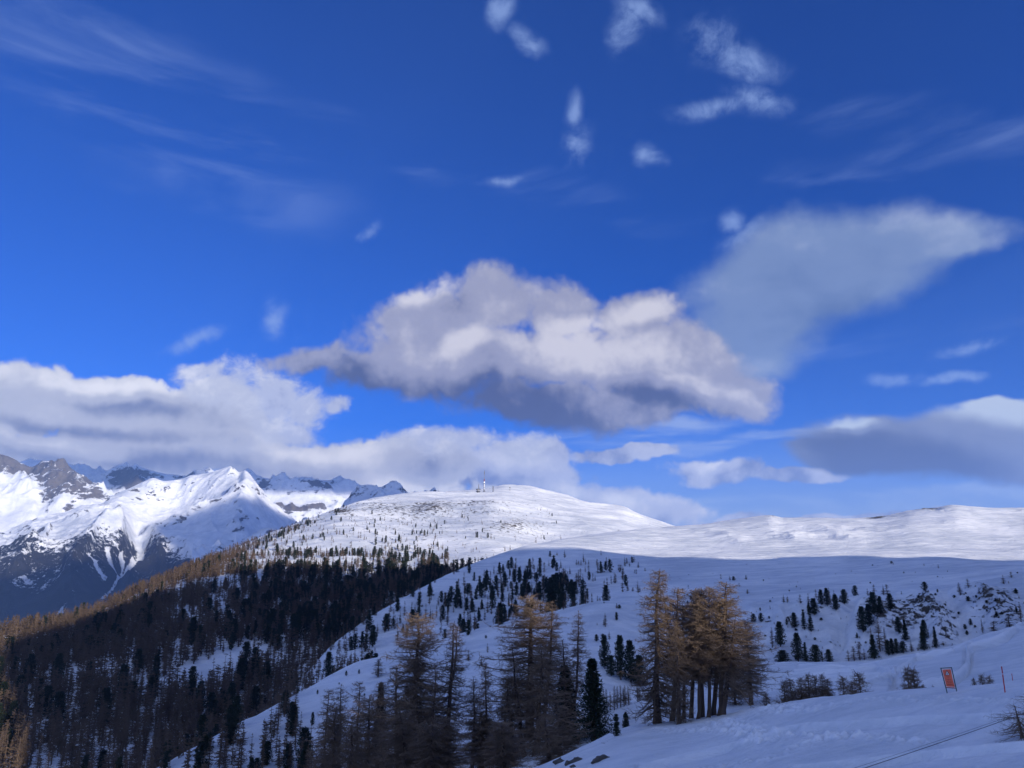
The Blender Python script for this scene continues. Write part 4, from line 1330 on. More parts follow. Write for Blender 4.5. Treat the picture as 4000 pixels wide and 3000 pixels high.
NEAR2 = [
    ('ball', 2441, 2441, 2784, 80, 30, 'small round dark pine alone on snow between the two larch clumps', 'AB'),
    ('sapling', 2404, 2402, 2792, 71, 44, 'thin dark spruce sapling with snow gaps left of the small round pine', 'A'),
    ('scrub', 2384, 2388, 2905, 68, 72, 'ragged dark pine scrub on the rocks near the bottom edge', 'A'),
    ('young', 3062, 3066, 2662, 82, 70, 'leftmost young larch of the low row behind the crest', 'AB'),
    ('young', 3092, 3094, 2655, 84, 74, 'second young larch of the low row behind the crest', 'AB'),
    ('young', 3128, 3130, 2650, 86, 70, 'third young larch of the low row, its top level with its neighbours', 'AB'),
    ('young', 3160, 3162, 2636, 84, 66, 'taller pointed young larch in the middle of the low row', 'AB'),
    ('young', 3188, 3188, 2641, 82, 60, 'dense dark young larch right of the pointed one in the low row', 'AB'),
    ('young', 3212, 3210, 2636, 83, 50, 'slim spire of a young larch near the right end of the low row', 'AB'),
    ('young', 3232, 3230, 2655, 84, 64, 'last young larch at the right end of the low row', 'AB'),
    ('young', 2990, 2992, 2710, 84, 70, 'short shaded larch bush joining the low row to the big clump', 'AB'),
    ('young', 3300, 3298, 2645, 80, 84, 'left young larch of the broad bushy group before the ski tracks', 'AB'),
    ('young', 3326, 3330, 2662, 79, 70, 'low middle young larch of the broad bushy group', 'AB'),
    ('young', 3364, 3361, 2629, 78, 104, 'dark full-crowned young larch at the right of the broad bushy group', 'AB'),
    ('young', 3552, 3550, 2610, 74, 90, 'taller of two grey young larches left of the orange banner', 'AB'),
    ('young', 3576, 3575, 2617, 74, 88, 'right-hand one of the two grey young larches left of the orange banner', 'AB'),
    ('young', 3608, 3608, 2680, 73, 44, 'small twiggy larch bush at the foot of the two grey young larches', 'AB'),
    ('young', 3648, 3646, 2684, 70, 40, 'tiny larch bush just left of the orange banner', 'AB'),
    ('young', 3808, 3808, 2652, 68, 40, 'small dark larch bush at the left of the patch right of the banner', 'AB'),
    ('young', 3838, 3840, 2638, 68, 54, 'tallest larch bush of the dark patch right of the banner', 'AB'),
    ('young', 3868, 3868, 2642, 68, 56, 'right larch bush of the dark patch right of the banner', 'AB'),
    ('old', 3974, 3958, 2755, 2886, 230, 'gnarled bare little larch on open snow at the right edge', 'A'),
    ('old', 4040, 4030, 2690, 2800, 150, 'bare larch mostly cut off by the right edge', 'A'),
]
for k_, pb, ptx, pty, r_, wpx, lab, on in NEAR2:
    if k_ == 'young':
        wpx *= 1.3
        pty -= 4
    if k_ == 'old':
        h_ = ray_sheet(BV['A'], pb, r_)
        r_ = math.hypot(h_.x, h_.y)
    near_tree(k_, pb, ptx, pty, r_, wpx, lab, 'young larches behind the crest' if k_ == 'young' else None, on=on)

# ------------------------------------------------------------------ trees on the bank, the plateau and in the gully
TREES = []      # (px height, sort, pos, h, w, label, group, sheet)


def listed(sheet, sort, px_, top, base, w, label=None, group=None, form=None):
    hit = ray_sheet(BV[sheet], px_, base)
    if hit is None:
        return
    mv, mh = metre(hit)
    TREES.append([base - top, sort, hit, (base - top) / mv, w / mh, label, group, form])


def bx(cx, top, base, w, s, label=None, form=None):
    k = 2.011
    listed('P', 'pine' if s == 'P' else 'larch', 2900 + cx / k, 2150 + top / k, 2150 + base / k, w / k, label,
           ('dark pines on the rocky bank' if s == 'P' else 'bare larches on the rocky bank'), form)


for t_ in [
    (325, 340, 412, 46, 'L', 'leftmost small bare larch along the top of the bank'), (355, 345, 410, 40, 'L', 'small bare larch paired with the leftmost one on the bank top'), (455, 340, 415, 52, 'L', 'lone small bare larch on the bank top before the row of pines'),
    (520, 335, 410, 50, 'L', 'bare larch touching the left pine of the bank-top row'), (580, 300, 380, 45, 'L', 'bare larch between two dark pines on the bank top'),
    (622, 308, 430, 54, 'P', 'left dark pine of the row along the bank top'), (668, 295, 436, 56, 'P', 'second dark pine of the bank-top row, mixed with bare twigs'), (690, 290, 430, 56, 'L', 'bare larch in the middle of the bank-top pine row'),
    (722, 310, 380, 40, 'L', 'thin bare larch behind the bank-top pines'), (735, 345, 470, 68, 'P', 'dark pine hanging lower on the slope below the bank-top row'), (803, 305, 422, 68, 'P', 'full rounded pine at the right end of the bank-top row'),
    (888, 280, 360, 46, 'P', 'small pointed pine standing alone above the snow gully', 2), (985, 300, 355, 40, 'L', 'small bare larch right of the lone pointed pine'), (1035, 265, 330, 52, 'L', 'bare larch above the tallest dark pines of the bank'),
    (1110, 268, 350, 60, 'L', 'wide bare larch on the bank top behind the dark pines'), (1140, 265, 352, 60, 'L', 'bare larch adjoining the wide one on the bank top'),
    (1035, 325, 500, 92, 'P', 'biggest dark pine at the top of the steep pine group'), (1088, 360, 500, 52, 'P', 'narrow dark pine right of the biggest one'), (1165, 338, 466, 66, 'P', 'rounded dark pine at the right of the steep pine group'),
    (950, 440, 642, 84, 'P', 'dark pine at the lower left of the steep pine group'), (1000, 420, 592, 76, 'P', 'dark pine in the middle of the steep pine group'), (902, 648, 690, 26, 'P', 'tiny dark pine below the steep pine group by the gully'),
    (566, 375, 506, 78, 'P', 'large rounded pine below the left end of the bank-top row'), (525, 410, 500, 44, 'P', 'small pine against the left of the large rounded one'), (486, 470, 622, 52, 'P', 'ragged pine with see-through tiers', 3),
    (540, 505, 636, 62, 'P', 'second ragged see-through pine, lower and to the right', 3), (410, 488, 606, 62, 'P', 'rounded pine left of the two ragged ones'), (350, 538, 586, 22, 'P', 'slim little pine left of the rounded pine'), (368, 520, 560, 18, 'P', 'tiny pine beside the slim little one'),
    (147, 493, 562, 42, 'P', 'small dark pine nearest the big larch clump on the bank'), (235, 600, 760, 70, 'L', 'grey bare larch left of the tall dark pine'), (300, 558, 752, 88, 'P', 'tall dark pine, leftmost of the big ones on the bank'),
    (440, 648, 872, 90, 'P', 'tall pointed pine standing at the foot of the bank'), (500, 722, 872, 56, 'P', 'thinner pine touching the right of the tall pointed one', 2), (320, 783, 884, 118, 'P', 'low wide dark pine at the left foot of the bank'),
    (580, 742, 882, 104, 'P', 'broad round-headed pine at the foot of the bank'), (630, 790, 876, 50, 'L', 'bare larch between the round-headed pine and the next'), (682, 778, 882, 66, 'P', 'smaller brownish pine right of the round-headed one'),
    (835, 780, 868, 60, 'L', 'leftmost bare larch in the thicket at the foot of the bank'), (880, 750, 866, 66, 'L', 'second bare larch in the foot-of-bank thicket'), (925, 712, 862, 70, 'L', 'taller bare larch in the foot-of-bank thicket'), (960, 770, 860, 60, 'L', 'short bare larch hidden in the foot-of-bank thicket'),
    (1036, 662, 852, 94, 'P', 'dark tiered pine in front of the bare larches', 2), (1080, 545, 790, 96, 'L', 'tall grey bare larch on the rocks'), (1130, 600, 780, 70, 'L', 'grey bare larch right of the tall one on the rocks'), (1020, 600, 790, 60, 'L', 'grey bare larch left of the tall one on the rocks'),
    (1180, 692, 818, 50, 'P', 'left pine of the low trio at the bank foot'), (1215, 692, 812, 48, 'P', 'middle pine of the low trio at the bank foot'), (1150, 705, 824, 50, 'P', 'dark low pine tucked left of the low trio'), (1265, 718, 806, 64, 'P', 'right pine of the low trio at the bank foot'),
    (1230, 522, 652, 56, 'P', 'upper pine of the pair in the middle of the rocky slope'), (1285, 548, 708, 68, 'P', 'lower pine of the pair in the middle of the rocky slope', 2), (1332, 700, 796, 60, 'L', 'small bare larch between the trio and the tall two-part pine'),
    (1437, 546, 700, 60, 'P', 'upper half of the tall pine on the right of the rocky slope'), (1427, 600, 782, 84, 'P', 'broad pine at the foot of the right rocky slope', 2), (1522, 598, 764, 54, 'P', 'thin pine, rightmost large evergreen on the bank', 2),
    (1380, 760, 790, 30, 'L', 'tiny bare bush at the foot of the broad pine'), (1580, 715, 745, 60, 'L', 'low brown bush on the crest right of the thin pine'), (1435, 248, 316, 48, 'P', 'lone pointed pine on open snow above the rocks', 2), (1534, 304, 330, 18, 'P', 'tiny pine at the edge above the rock face'),
    (1712, 252, 352, 76, 'L', 'round bare larch at the head of the snow chute'), (1775, 218, 292, 64, 'L', 'round bare larch just above the one at the chute head'), (2055, 192, 264, 64, 'L', 'round bare larch near the right edge above the rocks'), (2115, 168, 214, 46, 'L', 'thin bare larch at the right edge above the rocks'),
    (2150, 300, 340, 46, 'P', 'round dark pine bush beside the right rocks'), (1775, 360, 400, 40, 'P', 'dark pine bush in the snow chute'), (1385, 352, 376, 30, 'P', 'small dark bush on top of the rock face'), (1480, 340, 356, 34, 'P', 'flat dark bush at the edge of the rock face'),
    (1518, 336, 354, 26, 'P', 'dark bush right of the flat one at the rock edge'), (1665, 350, 372, 26, 'P', 'small dark bush at the top of the snow chute'), (1795, 538, 588, 26, 'P', 'pointed little pine low in the snow chute', 2), (1750, 580, 620, 30, 'P', 'dark bush left of the little chute pine'),
    (1765, 630, 665, 26, 'P', 'dark bush below the little chute pine'), (1920, 390, 416, 26, 'P', 'dark bush among the right rocks'), (1990, 375, 400, 30, 'P', 'second dark bush among the right rocks'), (1998, 480, 518, 34, 'P', 'dark bush at the lower right rocks'),
    (2155, 445, 490, 30, 'P', 'dark bush near the right edge rocks'), (1890, 538, 652, 44, 'L', 'see-through bare larch by the crest on the right'), (1978, 555, 640, 100, 'L', 'broad brown larch bush by the crest on the right'), (2100, 515, 598, 110, 'L', 'widest brown larch bush at the right edge of the crest'),
    (2190, 400, 560, 70, 'L', 'bare larch cut by the right edge above the crest'), (1172, 84, 104, 20, 'P', 'tiny dark pine alone high on the shadowed plateau'), (1540, 108, 140, 26, 'L', 'tiny twiggy bush high on the shadowed plateau'), (1428, 98, 122, 16, 'L', 'faint twig high on the shadowed plateau'),
    (30, 195, 232, 34, 'L', 'small bare larch on plateau above the big clump'), (42, 305, 340, 40, 'L', 'low bare larch bush on plateau above the big clump'), (1250, 318, 346, 22, 'L', 'little bare shrub in front of the bank-top pines'), (218, 432, 462, 18, 'L', 'little bare shrub left of the bank'),
    (140, 450, 474, 18, 'P', 'tiny dark shrub left of the bank'), (75, 480, 560, 60, 'L', 'brown larch right behind the big clump'), (90, 500, 560, 40, 'P', 'dark pine right behind the big clump'),
]:
    bx(*t_)
for q_ in [(2363, 2480, 2612, 44, 'P'), (2388, 2560, 2640, 40, 'P'), (2425, 2482, 2655, 56, 'P'), (2464, 2500, 2665, 60, 'P'), (2330, 2478, 2505, 18, 'P'), (2355, 2476, 2488, 16, 'P'), (2380, 2462, 2500, 20, 'L'), (2500, 2560, 2680, 70, 'P')]:
    listed('P', 'pine' if q_[4] == 'P' else 'larch', q_[0], q_[1], q_[2], q_[3], 'dark pine on the slope between the two larch clumps' if q_[4] == 'P' else 'thin bare larch on the slope between the two clumps', 'pines between the larch clumps')
for i in range(26):      # brown thicket in the hollow between the clumps
    x_ = 2200 + i * 13 + RNG.uniform(-6, 6)
    hit = at(x_, 2760 - (x_ - 2200) * 0.08, 126)
    listed('B', 'larch', x_, 2690 - (x_ - 2380) * 0.12 + RNG.uniform(-10, 14), 2778 - max(0, x_ - 2380) * 0.38 + RNG.uniform(-4, 6), 42, 'bare brown larch in the low thicket between the two clumps', 'larch thicket in the hollow')
GP = 'larches scattered on the upper slope'
for x_, t_, b_, s_ in [(2816, 2243, 2263, 'L'), (2852, 2245, 2268, 'L'), (2866, 2252, 2268, 'P'), (2915, 2246, 2264, 'L'), (2888, 2275, 2292, 'L'), (2919, 2300, 2319, 'L'), (2450, 2181, 2201, 'L'), (2494, 2196, 2217, 'L'), (2520, 2218, 2231, 'L'),
                       (2480, 2225, 2240, 'L'), (2422, 2204, 2237, 'L'), (2432, 2232, 2263, 'L'), (2405, 2238, 2278, 'L'), (2470, 2293, 2310, 'L'), (2500, 2287, 2312, 'L'), (2408, 2392, 2422, 'L'), (2410, 2356, 2376, 'L'), (2418, 2362, 2376, 'L')]:
    listed('P', 'pine' if s_ == 'P' else 'larch', x_, t_, b_, max(14, (b_ - t_) * 0.62), 'small bare larch dotting the open slope above the clumps' if s_ == 'L' else 'small dark pine among bare larches on the open slope', GP)
c2 = lambda cx, cy: (1100 + cx / 1.58, 1800 + cy / 1.58)
for cx, t_, b_, s_ in [(1440, 628, 705, 'L'), (1345, 630, 700, 'P'), (1310, 645, 700, 'L'), (1367, 640, 690, 'P'), (1410, 672, 712, 'L'), (1250, 668, 715, 'L'), (1530, 604, 652, 'L'), (1580, 640, 692, 'L'), (1600, 625, 690, 'L'), (1620, 625, 690, 'L'), (1650, 615, 650, 'L'),
                       (1657, 558, 592, 'P'), (1748, 545, 600, 'L'), (1700, 560, 585, 'L'), (1820, 608, 642, 'L'), (1832, 608, 640, 'L'), (1848, 608, 644, 'L'), (1895, 610, 640, 'L'), (1945, 604, 640, 'L'), (1875, 648, 688, 'L'), (1780, 650, 702, 'L'), (1972, 624, 692, 'P'),
                       (1950, 660, 695, 'L'), (2130, 600, 636, 'L'), (2005, 590, 630, 'L'), (2022, 590, 628, 'L'), (2147, 625, 652, 'L'), (2080, 640, 676, 'L'), (2095, 640, 676, 'L'), (2107, 645, 732, 'L'), (2055, 688, 755, 'L'), (2035, 705, 760, 'L'), (2010, 715, 780, 'L'),
                       (1992, 730, 800, 'L'), (1835, 670, 775, 'L'), (1820, 690, 770, 'L'), (1740, 660, 780, 'L'), (1725, 690, 790, 'P'), (1700, 690, 800, 'P'), (1680, 700, 830, 'P'), (1660, 720, 850, 'P'), (1790, 732, 820, 'P'), (1810, 745, 832, 'P'), (1878, 812, 884, 'L'), (1890, 805, 880, 'L'),
                       (1842, 848, 892, 'L'), (1808, 840, 900, 'L'), (1795, 850, 900, 'L'), (1577, 698, 732, 'P'), (2068, 935, 984, 'P'), (2000, 936, 1024, 'L'), (1990, 960, 1020, 'L'), (2170, 780, 806, 'L'), (1950, 832, 866, 'L'), (1965, 835, 866, 'L'), (2068, 882, 910, 'L'), (2085, 888, 912, 'P'),
                       (1740, 860, 920, 'L'), (1715, 850, 915, 'L'), (2200, 640, 660, 'L'), (2190, 670, 700, 'L')]:
    x_, y1_ = c2(cx, t_); _, y2_ = c2(cx, b_)
    listed('P', 'pine' if s_ == 'P' else 'larch', x_, y1_, y2_, max(14, (y2_ - y1_) * 0.5), 'bare larch on the shaded slope above the gully wood' if s_ == 'L' else 'dark pine on the shaded slope above the gully wood', 'trees above the gully wood')
for x_, t_, b_, s_, w_ in [(1475, 2572, 2644, 'L', 66), (1352, 2620, 2640, 'P', 10), (1402, 2615, 2633, 'P', 9), (1240, 2695, 2712, 'P', 9), (1220, 2782, 2832, 'P', 18), (1898, 2482, 2494, 'P', 9), (1905, 2512, 2548, 'L', 22), (1880, 2560, 2600, 'L', 40), (1830, 2545, 2580, 'L', 40),
                           (1200, 2840, 2960, 'L', 30), (940, 2850, 3000, 'L', 64), (1055, 2690, 2760, 'L', 40), (1085, 2700, 2850, 'L', 50), (1110, 2690, 2800, 'L', 50), (1150, 2690, 2808, 'L', 60), (1140, 2740, 2810, 'P', 46), (1070, 2760, 2880, 'L', 46), (1058, 2810, 2920, 'L', 44),
                           (1025, 2900, 3010, 'L', 50), (1130, 2890, 3010, 'L', 44), (1090, 2920, 3010, 'L', 50), (880, 2880, 3010, 'L', 60), (1030, 2660, 2740, 'P', 40), (1190, 2900, 3020, 'P', 40), (1000, 2960, 3040, 'P', 40), (960, 2700, 2790, 'L', 40), (900, 2720, 2830, 'L', 44)]:
    listed('P', 'pine' if s_ == 'P' else 'larch', x_, t_, b_, w_, 'tree standing on the open snow clearing below the wood', 'trees on the lower clearings')


# ------------------------------------------------------------------ woods: density over the ground, looked up where the ground is seen
def grid_lookup(sheet, az, r):
    """height of a sheet at azimuth / range"""
    ci = np.interp(az, sheet.AZ[0], np.arange(sheet.AZ.shape[1]))
    c0 = np.clip(ci.astype(int), 0, sheet.AZ.shape[1] - 1)
    out = np.full(az.shape, np.nan)
    for i in range(len(az)):
        col_r = sheet.R[:, c0[i]]
        if col_r[0] < r[i] < col_r[-1]:
            out[i] = np.interp(r[i], col_r, sheet.Z[:, c0[i]])
    return out


def gr(px_, py_, cx, cy, rx, ry, rot=0.0):
    a = math.radians(rot)
    dx_, dy_ = px_ - cx, py_ - cy
    u = dx_ * math.cos(a) - dy_ * math.sin(a)
    v = dx_ * math.sin(a) + dy_ * math.cos(a)
    return np.exp(-(u / rx) ** 2 - (v / ry) ** 2)


def wood_density(name, px_, py_, x, y):
    n = pfbm(x, y, 70.0, 3, 0.55, 201)
    n2 = pfbm(x * 1.0, y * 0.3, 22.0, 3, 0.6, 203)
    if name == 'F':
        yf = np.interp(px_, [-500, 800, 850, 1000, 1200, 1400, 1600, 1700], [1900, 2150, 2185, 2222, 2238, 2250, 2240, 2226])
        d = sstep(py_ - yf, -10, 16)
        spread = np.exp(-np.clip(yf - py_, 0, 400) / 62.0) * sstep(py_, 2015, 2050)
        sp = spread * (0.32 + 1.8 * np.clip(n2 + 0.10, 0, 1)) * (1 - sstep(px_, 1640, 1800))
        sp += 0.9 * gr(px_, py_, 1000, 2130, 200, 10, 22) + 0.012 * (px_ < 2200) * (py_ > 1990)
        sp *= 1 - 0.9 * gr(px_, py_, 1690, 2240, 90, 16, 22)
        dense = d * (0.75 + 0.5 * n)
        gaps = (1.6 * gr(px_, py_, 875, 2610, 150, 52, 22) + 1.4 * gr(px_, py_, 745, 2668, 70, 40, 24) + gr(px_, py_, 840, 2350, 34, 46, 15) * 1.0 + gr(px_, py_, 746, 2425, 30, 34, 10)
                + gr(px_, py_, 690, 2340, 20, 40, 10) * .8 + gr(px_, py_, 280, 2635, 40, 26, 30) + gr(px_, py_, 560, 2660, 22, 40, 10) + gr(px_, py_, 232, 2680, 14, 26)
                + gr(px_, py_, 370, 2830, 50, 22, 30) + gr(px_, py_, 200, 2850, 24, 40) + gr(px_, py_, 490, 2540, 24, 22, 20) + gr(px_, py_, 580, 2905, 56, 22, 18) + gr(px_, py_, 400, 2965, 60, 24, 18)
                + gr(px_, py_, 1010, 2240, 16, 26) + gr(px_, py_, 930, 2300, 12, 40, 10) + gr(px_, py_, 1180, 2300, 22, 14) + gr(px_, py_, 590, 2790, 20, 30) + gr(px_, py_, 1370, 2275, 60, 10, 10))
        dense *= np.clip(1 - 1.15 * gaps, 0, 1)
        dense *= 1 - 0.8 * (n2 > 0.20) * sstep(px_, 600, 760) * (py_ < 2480)
        dense *= 1 - 0.55 * (n2 > 0.12) * (py_ > 2620) * 0.6
        dense *= 1 - 0.5 * sstep(py_, 2700, 2950) * (n < 0)
        return np.where(d > 0.5, dense, sp)
    d = (1.0 * gr(px_, py_, 1850, 2350, 210, 62, 12) + 0.9 * gr(px_, py_, 2060, 2320, 130, 66, 0) + 1.0 * gr(px_, py_, 1620, 2410, 160, 60, 20) + 0.9 * gr(px_, py_, 2010, 2400, 190, 34, 14)
         + 0.5 * gr(px_, py_, 2190, 2300, 50, 60, 0) + 0.45 * gr(px_, py_, 1660, 2245, 150, 16, 22) + 0.12 * gr(px_, py_, 2300, 2250, 200, 60, 0))
    d *= 1 - 0.95 * gr(px_, py_, 1650, 2318, 100, 18, 20) - 0.9 * gr(px_, py_, 1660, 2450, 34, 40, -20) - 0.9 * gr(px_, py_, 1915, 2400, 22, 50, -20)
    d = d * (0.7 + 0.9 * n2)
    left = sstep(-px_, -1520, -1380) * (py_ > 2395)
    near = np.hypot(x, y) < 332
    d = np.maximum(d, left * (0.8 + 0.5 * n))
    low = (gr(px_, py_, 1112, 2790, 62, 105) + 1.2 * gr(px_, py_, 700, 3010, 330, 85) + 1.2 * gr(px_, py_, 1180, 3010, 260, 90) + gr(px_, py_, 935, 2940, 70, 90) + 0.8 * gr(px_, py_, 820, 2830, 60, 60))
    low = low * (0.9 + 0.6 * n) * (1 - 0.9 * gr(px_, py_, 980, 2860, 60, 90) - 0.9 * gr(px_, py_, 1240, 2760, 70, 120))
    return np.where(near, low, d)


WOOD = []


def scatter(name, sheet, az0, az1, r0, r1, per_ha, n_rng, vmin=0.0, vmax=9.0):
    rng = rs(n_rng)
    area = 0.5 * math.radians(az1 - az0) * (r1 * r1 - r0 * r0)
    n = int(area / 1e4 * per_ha)
    az = np.radians(rng.uniform(az0, az1, n))
    r = np.sqrt(rng.uniform(r0 * r0, r1 * r1, n))
    z = grid_lookup(sheet, az, r)
    vv = np.full(n, np.nan)
    ok = ~np.isnan(z)
    x, y = r * np.sin(az), r * np.cos(az)
    zz = np.where(ok, z, 0)
    px_, py_ = project(x, y, zz)
    d = wood_density(name, px_, py_, x, y)
    keep = ok & (rng.random(n) < d) & (px_ > -160) & (px_ < 4100) & (py_ < 3120)
    idx = np.nonzero(keep)[0]
    for i in idx:
        alt = float(np.interp(r[i], [300, 700, 1000, 1500], [1.12, 1.0, 0.80, 0.60]))
        wide = py_[i] < (2190 if px_[i] < 850 else 2236)
        h = rng.uniform(8.5, 17.0) * alt
        if name == 'F' and px_[i] > 830 and wide:
            h = rng.uniform(3.5, 11.0) * float(np.interp(py_[i], [2030, 2240], [0.65, 1.15]))
        if name == 'P':
            h = rng.uniform(4.5, 11.0)
        # dark pines gather in the upper and middle wood, larches lower and along the lit skyline
        pp = 0.36
        if name == 'F':
            pp = 0.22 * float(sstep(np.array(px_[i]), 700, 1300)) + 0.03
            if py_[i] > 2560:
                pp = 0.06
            if px_[i] < 1000 and py_[i] < np.interp(px_[i], [0, 600, 1000], [2560, 2320, 2160]):
                pp = 0.02
        else:
            pp = 0.45 if px_[i] > 1400 else 0.12
        pine = rng.random() < pp
        tip = Vector((x[i], y[i], z[i] + h * 0.95))
        L = tip.length
        hid = False
        dv = tip / L
        for b in ('A', 'B', 'P', 'F'):
            if b == name:
                hb = BV[b].ray_cast(Vector((0, 0, 0)), dv, L - 25)
            else:
                hb = BV[b].ray_cast(Vector((0, 0, 0)), dv, L - 3)
            if hb[0] is not None:
                hid = True
                break
        if hid:
            continue
        wf = rng.uniform(0.38, 0.52) if pine else rng.uniform(0.34, 0.50)
        WOOD.append([h / L * F_PX, 'pine' if pine else 'larch', Vector((x[i], y[i], z[i] - 0.2)), h, h * wf, name, px_[i], py_[i]])


scatter('F', SF, -37, 6, 285, 1750, 620, 301)
scatter('P', SP, -22, 10, 330, 900, 300, 303)
scatter('P', SP, -36, -8, 200, 332, 420, 305)
print('wood', len(WOOD), 'listed', len(TREES))


def far_kind(sort, pxh, form=None):
    if pxh > 48:
        ks = K_MID_L if sort == 'larch' else K_MID_P
        if sort == 'pine':
            return ks[form] if form is not None else ks[int(RNG.integers(0, 2))]
    else:
        ks = K_FAR_L if sort == 'larch' else K_FAR_P
    return ks[int(RNG.integers(0, len(ks)))]


MARKS = [(80, 2950, 'in the bottom left corner'), (260, 2880, 'above the pale lit larches at the bottom left'), (470, 2940, 'by the small snow hump at the bottom left'), (700, 2980, 'at the bottom edge below the clearings'),
         (980, 2960, 'at the foot of the long snow clearing'), (1110, 2790, 'in the strip of trees crossing the long clearing'), (860, 2600, 'around the upper snow clearing'), (700, 2700, 'below the upper snow clearing'),
         (450, 2700, 'in the open wood left of the upper clearing'), (150, 2700, 'in the wood at the left edge'), (1250, 2600, 'where the wood meets the long snow slope'), (1050, 2500, 'right of the upper snow clearing'),
         (700, 2450, 'on the shaded spur above the clearings'), (1300, 2400, 'in the dark heart of the hillside wood'), (1650, 2400, 'at the left end of the gully wood'), (2000, 2330, 'in the gully wood behind the clumps'),
         (300, 2500, 'on the spur near its lit skyline'), (1200, 2850, 'beside the left end of the foreground row')]
# the trees that show largest stand singly, the rest of each kind is one wood
left = {'larch': [], 'pine': []}
for sort in ('larch', 'pine'):
    single = [t for t in TREES if t[1] == sort]
    n_near = sum(1 for k_ in NEAR if K_NEAR[k_[0]].sort == sort) + sum(1 for k_ in NEAR2 if K_NEAR[k_[0]].sort == sort)
    room = 298 - n_near - len(single)
    wood = sorted([t for t in WOOD if t[1] == sort], key=lambda t: -t[0])
    for t in single:
        pxh, _, pos, h, w, label, group, form = t
        k = far_kind(sort, pxh, form)
        plant(k, pos, h, w, sort + '_tree', label, sort, group, parts=pxh > 44)
    for t in wood[:room]:
        pxh, _, pos, h, w, nm, x_, y_ = t
        zone = min(MARKS, key=lambda m: math.hypot(x_ - m[0], (y_ - m[1]) * 1.6))[2]
        look = ('tall', 'middling', 'short')[0 if pxh > 105 else 1 if pxh > 75 else 2]
        shape = 'broad' if w / h > (0.45 if sort == 'pine' else 0.42) else 'narrow'
        lab = look + ' ' + shape + (' bare brown larch ' if sort == 'larch' else ' dark evergreen pine ') + zone
        grp = zone
        plant(far_kind(sort, pxh), pos, h, w, sort + '_tree', lab, sort, ('larches, ' if sort == 'larch' else 'pines, ') + grp, parts=pxh > 44)
    left[sort] = wood[room:]


def instanced_wood(name, kinds, trees, label):
    protos = bpy.data.collections.new(name + '_forms')
    names = []
    for i, k in enumerate(kinds):
        p = bpy.data.objects.new(name.replace('_wood', '') + '_form', k.single())
        protos.objects.link(p)
        names.append(p.name)
    order = sorted(range(len(kinds)), key=lambda i: names[i])
    n = len(trees)
    me = bpy.data.meshes.new(name)
    me.vertices.add(n)
    me.vertices.foreach_set('co', np.array([t[2] for t in trees], np.float32).reshape(-1))
    idx = RNG.integers(0, len(kinds), n)
    sc = np.array([[t[4] / 2 / kinds[order[i]].R, t[4] / 2 / kinds[order[i]].R, t[3] / kinds[order[i]].H] for t, i in zip(trees, idx)], np.float32)
    a = me.attributes.new('form', 'INT', 'POINT'); a.data.foreach_set('value', idx.astype(np.int32))
    a = me.attributes.new('turn', 'FLOAT', 'POINT'); a.data.foreach_set('value', RNG.uniform(0, 6.28, n).astype(np.float32))
    a = me.attributes.new('size', 'FLOAT_VECTOR', 'POINT'); a.data.foreach_set('vector', sc.reshape(-1))
    o = bpy.data.objects.new(name, me)
    o['kind'] = 'stuff'
    o['label'] = label
    COL.objects.link(o)
    g = bpy.data.node_groups.new(name, 'GeometryNodeTree')
    g.interface.new_socket('Geometry', in_out='INPUT', socket_type='NodeSocketGeometry')
    g.interface.new_socket('Geometry', in_out='OUTPUT', socket_type='NodeSocketGeometry')
    gi = g.nodes.new('NodeGroupInput'); go = g.nodes.new('NodeGroupOutput')
    ip = g.nodes.new('GeometryNodeInstanceOnPoints')
    ci = g.nodes.new('GeometryNodeCollectionInfo')
    ci.inputs['Collection'].default_value = protos
    ci.inputs['Separate Children'].default_value = True
    ci.inputs['Reset Children'].default_value = True

    def attr(nm, typ):
        a_ = g.nodes.new('GeometryNodeInputNamedAttribute')
        a_.data_type = typ
        a_.inputs['Name'].default_value = nm
        return [s for s in a_.outputs if s.enabled and s.name == 'Attribute'][0]
    cx = g.nodes.new('ShaderNodeCombineXYZ')
    g.links.new(attr('turn', 'FLOAT'), cx.inputs[2])
    g.links.new(gi.outputs[0], ip.inputs['Points'])
    g.links.new(ci.outputs[0], ip.inputs['Instance'])
    ip.inputs['Pick Instance'].default_value = True
    g.links.new(attr('form', 'INT'), ip.inputs['Instance Index'])
    g.links.new(cx.outputs[0], ip.inputs['Rotation'])
    g.links.new(attr('size', 'FLOAT_VECTOR'), ip.inputs['Scale'])
    g.links.new(ip.outputs[0], go.inputs[0])
    md = o.modifiers.new('trees', 'NODES')
    md.node_group = g
    return o


shr = []
rng = rs(77)
for nm, x0, x1, y0, y1, n in (('P', 2950, 4000, 2330, 2560, 150), ('P', 2300, 4000, 2200, 2330, 60), ('F', 1000, 2300, 2000, 2230, 170), ('P', 1900, 2900, 2300, 2450, 40), ('P', 900, 1800, 2560, 2800, 24)):
    for _ in range(n):
        x_, y_ = rng.uniform(x0, x1), rng.uniform(y0, y1)
        hs = ray_sheet(BV[nm], x_, y_)
        if hs is not None:
            s_ = rng.uniform(0.35, 1.1) * (1.6 if nm == 'F' else 1.0)
            shr.append([0, 'shrub', hs, s_, s_ * rng.uniform(0.8, 1.5)])
instanced_wood('dwarf_shrubs', K_FAR_L + K_FAR_P[:1], shr, 'low twigs and dwarf shrubs poking through the snow')
instanced_wood('larch_wood', K_FAR_L, left['larch'], 'brown bare larch wood covering the far hillside')
instanced_wood('pine_wood', K_FAR_P, left['pine'], 'dark pines mixed through the far hillside wood')
